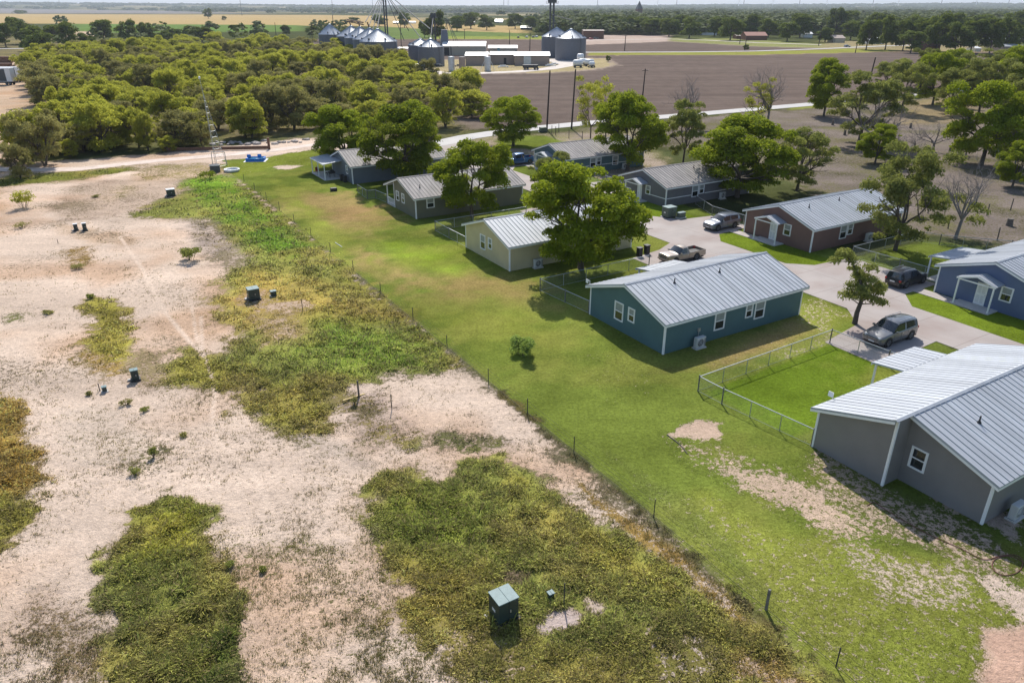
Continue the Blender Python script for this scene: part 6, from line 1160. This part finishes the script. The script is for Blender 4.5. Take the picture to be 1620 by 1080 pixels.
trailer('dark dump box standing in front of the garage-door shed', 827, 851, 111, 103, 'dark', nm='dump_box', stripe=False, grp='yard trailers')
def white_tank(label, px, py, r_, L_, rz):
    t = thing('nurse_tank', label, 'tank', (*g(px, py), 0), rz, 'white nurse tanks'); b = MB().lathe([(0, -L_/2), (r_*.75, -L_/2+.12), (r_, -L_/2+.5), (r_, L_/2-.5), (r_*.75, L_/2-.12), (0, L_/2)], 18); o = b.build('tank_shell', 'white', t, smooth=True); o.rotation_euler = (0, math.pi/2, 0); o.location = (0, 0, r_+.7)
    MB().box(-L_/2, L_/2, -.6, .6, .5, .75).build('frame', 'dark', t)
    for sx in (-.3, .3):
        for s in (-1, 1): wheel(t, sx*L_, s*.9, .42, .25, s=-s)
for i, (px, py, r_, L_, rz) in enumerate([(914, 107, 1.3, 4.5, .1), (922, 104, 1.2, 4.2, .4), (932, 105, 1.2, 4.5, -.3), (936, 107, .9, 3.5, .9), (918, 99, 1.7, 3.4, .0), (834, 101.5, .9, 3.2, .1)]): white_tank(['white tank at the left of the cluster by the paired bins', 'white tank in the middle of the cluster by the paired bins', 'white tank at the right of the cluster', 'small white tank lowest at the right of the cluster', 'tallest white tank behind the cluster', 'white tank by the garage-door shed'][i], px, py, r_, L_, rz)
for i, (px, py, rz) in enumerate([(687, 104, .3), (691, 106, .1), (694, 104.5, 1.0), (796, 107, .4), (728, 105.5, .2), (876, 103, .7), (871, 105, .2)]):
    b = MB(); b.box(-2.4, 2.4, -.5, .5, .3, .6); b.box(-2.4, -2.1, -.5, .5, 0, .3); b.box(2.1, 2.4, -.5, .5, 0, .3); b.box(-1.5, 1.2, -.35, .35, .62, 1.0); o = b.build('scrap_steel', ('white', 'dark', 'silo_roof')[i % 3]); o.location = (*g(px, py), 0); o.rotation_euler = (0, 0, rz); tag(o, ['pale scrap piece at the foot of the squat bin', 'dark scrap piece at the foot of the squat bin', 'gray scrap piece right of the squat bin', 'pale scrap heap by the long tan shed', 'gray scrap lying between the two left upright tanks', 'pale machine part beside the yard track curve', 'dark machine part beside the yard track curve'][i], 'scrap', 'scrap in the grain yard')
M['redm'] = mat('red_machine', (.5, .05, .03), .4); 
for i, (px, py, m_) in enumerate([(935, 63, 'redm'), (943, 62, 'tanwall'), (833, 60, 'white'), (843, 60, 'dark'), (848, 59.5, 'white'), (820, 60.5, 'dark')]):
    x, y = g(px, py); far_car(['red machine parked beside the brown barn', 'tan vehicle beside the red machine', 'white car at the far end of the ploughed field', 'dark car between two pale ones beyond the field', 'white van right of the dark car beyond the field', 'dark vehicle left of the parked row beyond the field'][i], x, y, R.uniform(0, 3), M[m_])
# church
x, y = g(1010, 31); hb = zat(x, y, 14.5); hs = zat(x, y, 1.5); rr = 4.1*mpp(x, y); t = thing('church_tower', 'church tower with pointed dark spire above the treeline', 'church', (x, y, 0), .3)
MB().box(-rr, rr, -rr, rr, 0, hb).build('tower', 'brick', t); b = MB(); P0 = [(-rr, -rr), (rr, -rr), (rr, rr), (-rr, rr)]
for i in range(4): b.quad([(*[c*1.05 for c in P0[i]], hb+.05), (*[c*1.05 for c in P0[(i+1) % 4]], hb+.05), (0, 0, hs)])
b.build('spire', 'legsteel', t)
for s in (-1, 1): MB().box(s*rr*.4-1, s*rr*.4+1, -rr-.15, -rr-.02, hb*.72, hb*.9).build('belfry_opening', 'dark', t)
# ---------------------------------------------------------------- air
def haze():
    b = MB().box(-36000, 36000, -500, 36000, -3, 300); o = b.build('haze', 'white'); m = bpy.data.materials.new('haze_air'); m.use_nodes = True; n = m.node_tree; n.nodes.remove(n.nodes['Principled BSDF'])
    v = n.nodes.new('ShaderNodeVolumePrincipled'); v.inputs['Color'].default_value = (.80, .88, 1.0, 1); v.inputs['Density'].default_value = HAZE; v.inputs['Anisotropy'].default_value = .2; n.links.new(v.outputs[0], n.nodes['Material Output'].inputs['Volume'])
    o.data.materials.clear(); o.data.materials.append(m); tag(o, kind='stuff', label='thin bluish haze over the distant land', cat='haze')
HAZE = 0.7e-4
haze()
# ---------------------------------------------------------------- grass
M['f_grass'] = bpy.data.materials.new('grass_blades'); _m = M['f_grass']; _m.use_nodes = True; _n = _m.node_tree; _b = _n.nodes['Principled BSDF']; _a = _n.nodes.new('ShaderNodeAttribute'); _a.attribute_name = 'blade'; _n.links.new(_a.outputs['Vector'], _b.inputs['Base Color']); _b.inputs['Roughness'].default_value = .7; _b.inputs['Specular IOR Level'].default_value = .2
_t = _n.nodes.new('ShaderNodeBsdfTranslucent'); _n.links.new(_a.outputs['Vector'], _t.inputs[0]); _x = _n.nodes.new('ShaderNodeMixShader'); _x.inputs[0].default_value = .42; _n.links.new(_b.outputs[0], _x.inputs[1]); _n.links.new(_t.outputs[0], _x.inputs[2]); _n.links.new(_x.outputs[0], _n.nodes['Material Output'].inputs[0])
def inv(px, py):
    return None
def grass(name, label, n, mode, seed):
    rs = np.random.default_rng(seed)
    # candidates spread over the visible ground, thinning with distance
    px = rs.uniform(-40, 1660, n); py = 235+(1110-235)*rs.random(n)**.62
    x = (px-810)/F; y = (py-540)/F; d = SP+y*CP; t = H/d; X = t*x; Y = t*(CP-y*SP)
    U = X*CU+Y*SU
    veg, soil, den, hg = paintfn(X, Y)
    if mode == 'long': keep = (hg > .07) & (rs.random(n) < np.clip(den*1.1, 0, 1)*np.clip(hg/.30, .1, 1)**1.3*np.clip(fbm(X, Y, 1.1, 71, 3)*3.6-1.15, .06, 1)) & (U < 23.2)
    elif mode == 'stub': keep = (hg > .02) & (hg < .16) & (rs.random(n) < np.clip(den*1.6, 0, 1)*np.clip(fbm(X, Y, 1.0, 4, 3)*3.4-1.1, 0, 1)*np.clip(fbm(X, Y, 7, 8, 3)*5-1.6, .15, 1)) & (U < 22.8)
    else: keep = (hg < .02) & (U > 22.9) & (U < 57) & (den < .9) & (den > .1) & (rs.random(n) < den)
    X, Y, veg, soil, hg = X[keep], Y[keep], veg[keep], soil[keep], hg[keep]; m_ = len(X); q = {'long': 7, 'stub': 5, 'lawn': 4}[mode]
    D = np.hypot(X, Y); sz = np.clip(D/42, .85, 3.2)
    k = np.repeat(np.arange(m_), q); N = m_*q
    if mode == 'long': L_ = hg[k]*rs.uniform(.5, 1.25, N)*np.clip(-.35+2.7*fbm(X, Y, .7, 66, 2)[k], .25, 1.7)*.85
    elif mode == 'stub': L_ = rs.uniform(.05, .20, N)
    else: L_ = rs.uniform(.04, .10, N)
    wd = {'long': .046, 'stub': .022, 'lawn': .022}[mode]*sz[k]*rs.uniform(.6, 1.4, N)
    # matted direction field so that neighbouring tufts lean together
    th = (fbm(X, Y, .8, 91, 3)*4*math.pi)[k]+rs.normal(0, 1.2, N); ln = rs.uniform(.55, 1.42, N) if mode == 'long' else rs.uniform(.1, .9, N)
    sp = {'long': .16, 'stub': .07, 'lawn': .08}[mode]*sz[k]
    bx = X[k]+rs.normal(0, 1, N)*sp; by = Y[k]+rs.normal(0, 1, N)*sp; zg = ((fbm(bx, by, .9, 5, 3)-.5)*.30*np.clip(hg[k]/.35, 0, 1)) if mode == 'long' else 0*bx
    B = np.stack([bx, by, zg-.03], 1); dirv = np.stack([np.cos(th)*np.sin(ln), np.sin(th)*np.sin(ln), np.cos(ln)], 1); T = B+dirv*L_[:, None]; Mi = B+dirv*L_[:, None]*.5+np.array((0, 0, .12))*L_[:, None]; T[:, 2] -= L_*.10
    sd_ = np.stack([-np.sin(th+rs.normal(0, .8, N)), np.cos(th), 0*th], 1)*wd[:, None]
    V = np.stack([B-sd_*.5, B+sd_*.5, Mi+sd_*.45, T, Mi-sd_*.45], 1)
    Fi = np.arange(N)[:, None]*5; Fq = np.concatenate([Fi+np.array([[0, 1, 2, 4]]), Fi+np.array([[4, 2, 3, 3]])], 0)
    quads = Fi+np.array([[0, 1, 2, 4]]); tris = Fi+np.array([[4, 2, 3]])
    dry = (rs.random(N) < (.16 if mode == 'long' else .5 if mode == 'stub' else .1))[:, None]; gre = (rs.uniform(.55, 1.75, N)*(.45+1.25*rs.random(m_)[k]**1.3)*(.55+.9*fbm(X, Y, .55, 166, 2)[k]) if mode == 'long' else rs.uniform(.55, 1.75, N))[:, None]*(1.25 if mode == 'long' else 1)
    colr = veg[k]*gre; colr = np.where(dry, np.array((.34, .27, .12))*rs.uniform(.6, 1.2, (N, 1)), colr)
    if mode == 'stub': colr = np.where(rs.random((N, 1)) < .35, np.array((.18, .18, .06))*gre, colr*1.15)
    me = bpy.data.meshes.new(name); nv = N*5; me.vertices.add(nv); me.vertices.foreach_set('co', V.astype(np.float32).ravel())
    nl = N*7; me.loops.add(nl); me.loops.foreach_set('vertex_index', np.concatenate([quads.ravel(), tris.ravel()]).astype(np.int32)); me.polygons.add(N*2)
    ls = np.concatenate([np.arange(N)*4, N*4+np.arange(N)*3]).astype(np.int32); lt = np.concatenate([np.full(N, 4), np.full(N, 3)]).astype(np.int32)
    me.polygons.foreach_set('loop_start', ls); me.polygons.foreach_set('loop_total', lt); me.update(); me.materials.append(M['f_grass'])
    a = me.attributes.new('blade', 'FLOAT_VECTOR', 'POINT'); a.data.foreach_set('vector', np.repeat(np.clip(colr, 0, .8), 5, 0).astype(np.float32).ravel())
    o = bpy.data.objects.new(name, me); COL.objects.link(o); tag(o, label, 'grass', kind='stuff'); print(name, m_, N)
grass('long_grass', 'matted olive and straw coloured long grass west of the wire fence', 420000, 'long', 1)
grass('dry_stubble', 'scattered dry stubble and weeds on the pale caliche', 260000, 'stub', 2)
grass('patchy_turf', 'thin patchy turf on the worn part of the lawn', 260000, 'lawn', 3)

# ---------------------------------------------------------------- labels that single each thing out
ORD = ['leftmost', 'second', 'third', 'fourth', 'fifth', 'sixth', 'seventh', 'eighth', 'ninth', 'tenth', 'eleventh', 'twelfth', 'thirteenth', 'fourteenth', 'fifteenth', 'sixteenth', 'seventeenth', 'eighteenth', 'nineteenth', 'twentieth', 'twenty-first', 'twenty-second', 'twenty-third', 'twenty-fourth', 'twenty-fifth', 'twenty-sixth']
same = {}
for o in COL.objects:
    if o.parent is None and o.get('label') and not o.get('kind'): same.setdefault(o['label'], []).append(o)
for lab, L_ in same.items():
    if len(L_) > 1:
        L_.sort(key=lambda o: o.location.x/(o.location.y*CP+H*SP))
        for i, o in enumerate(L_): o['label'] = lab+(', leftmost' if i == 0 else f', {ORD[min(i, 25)]} from left')
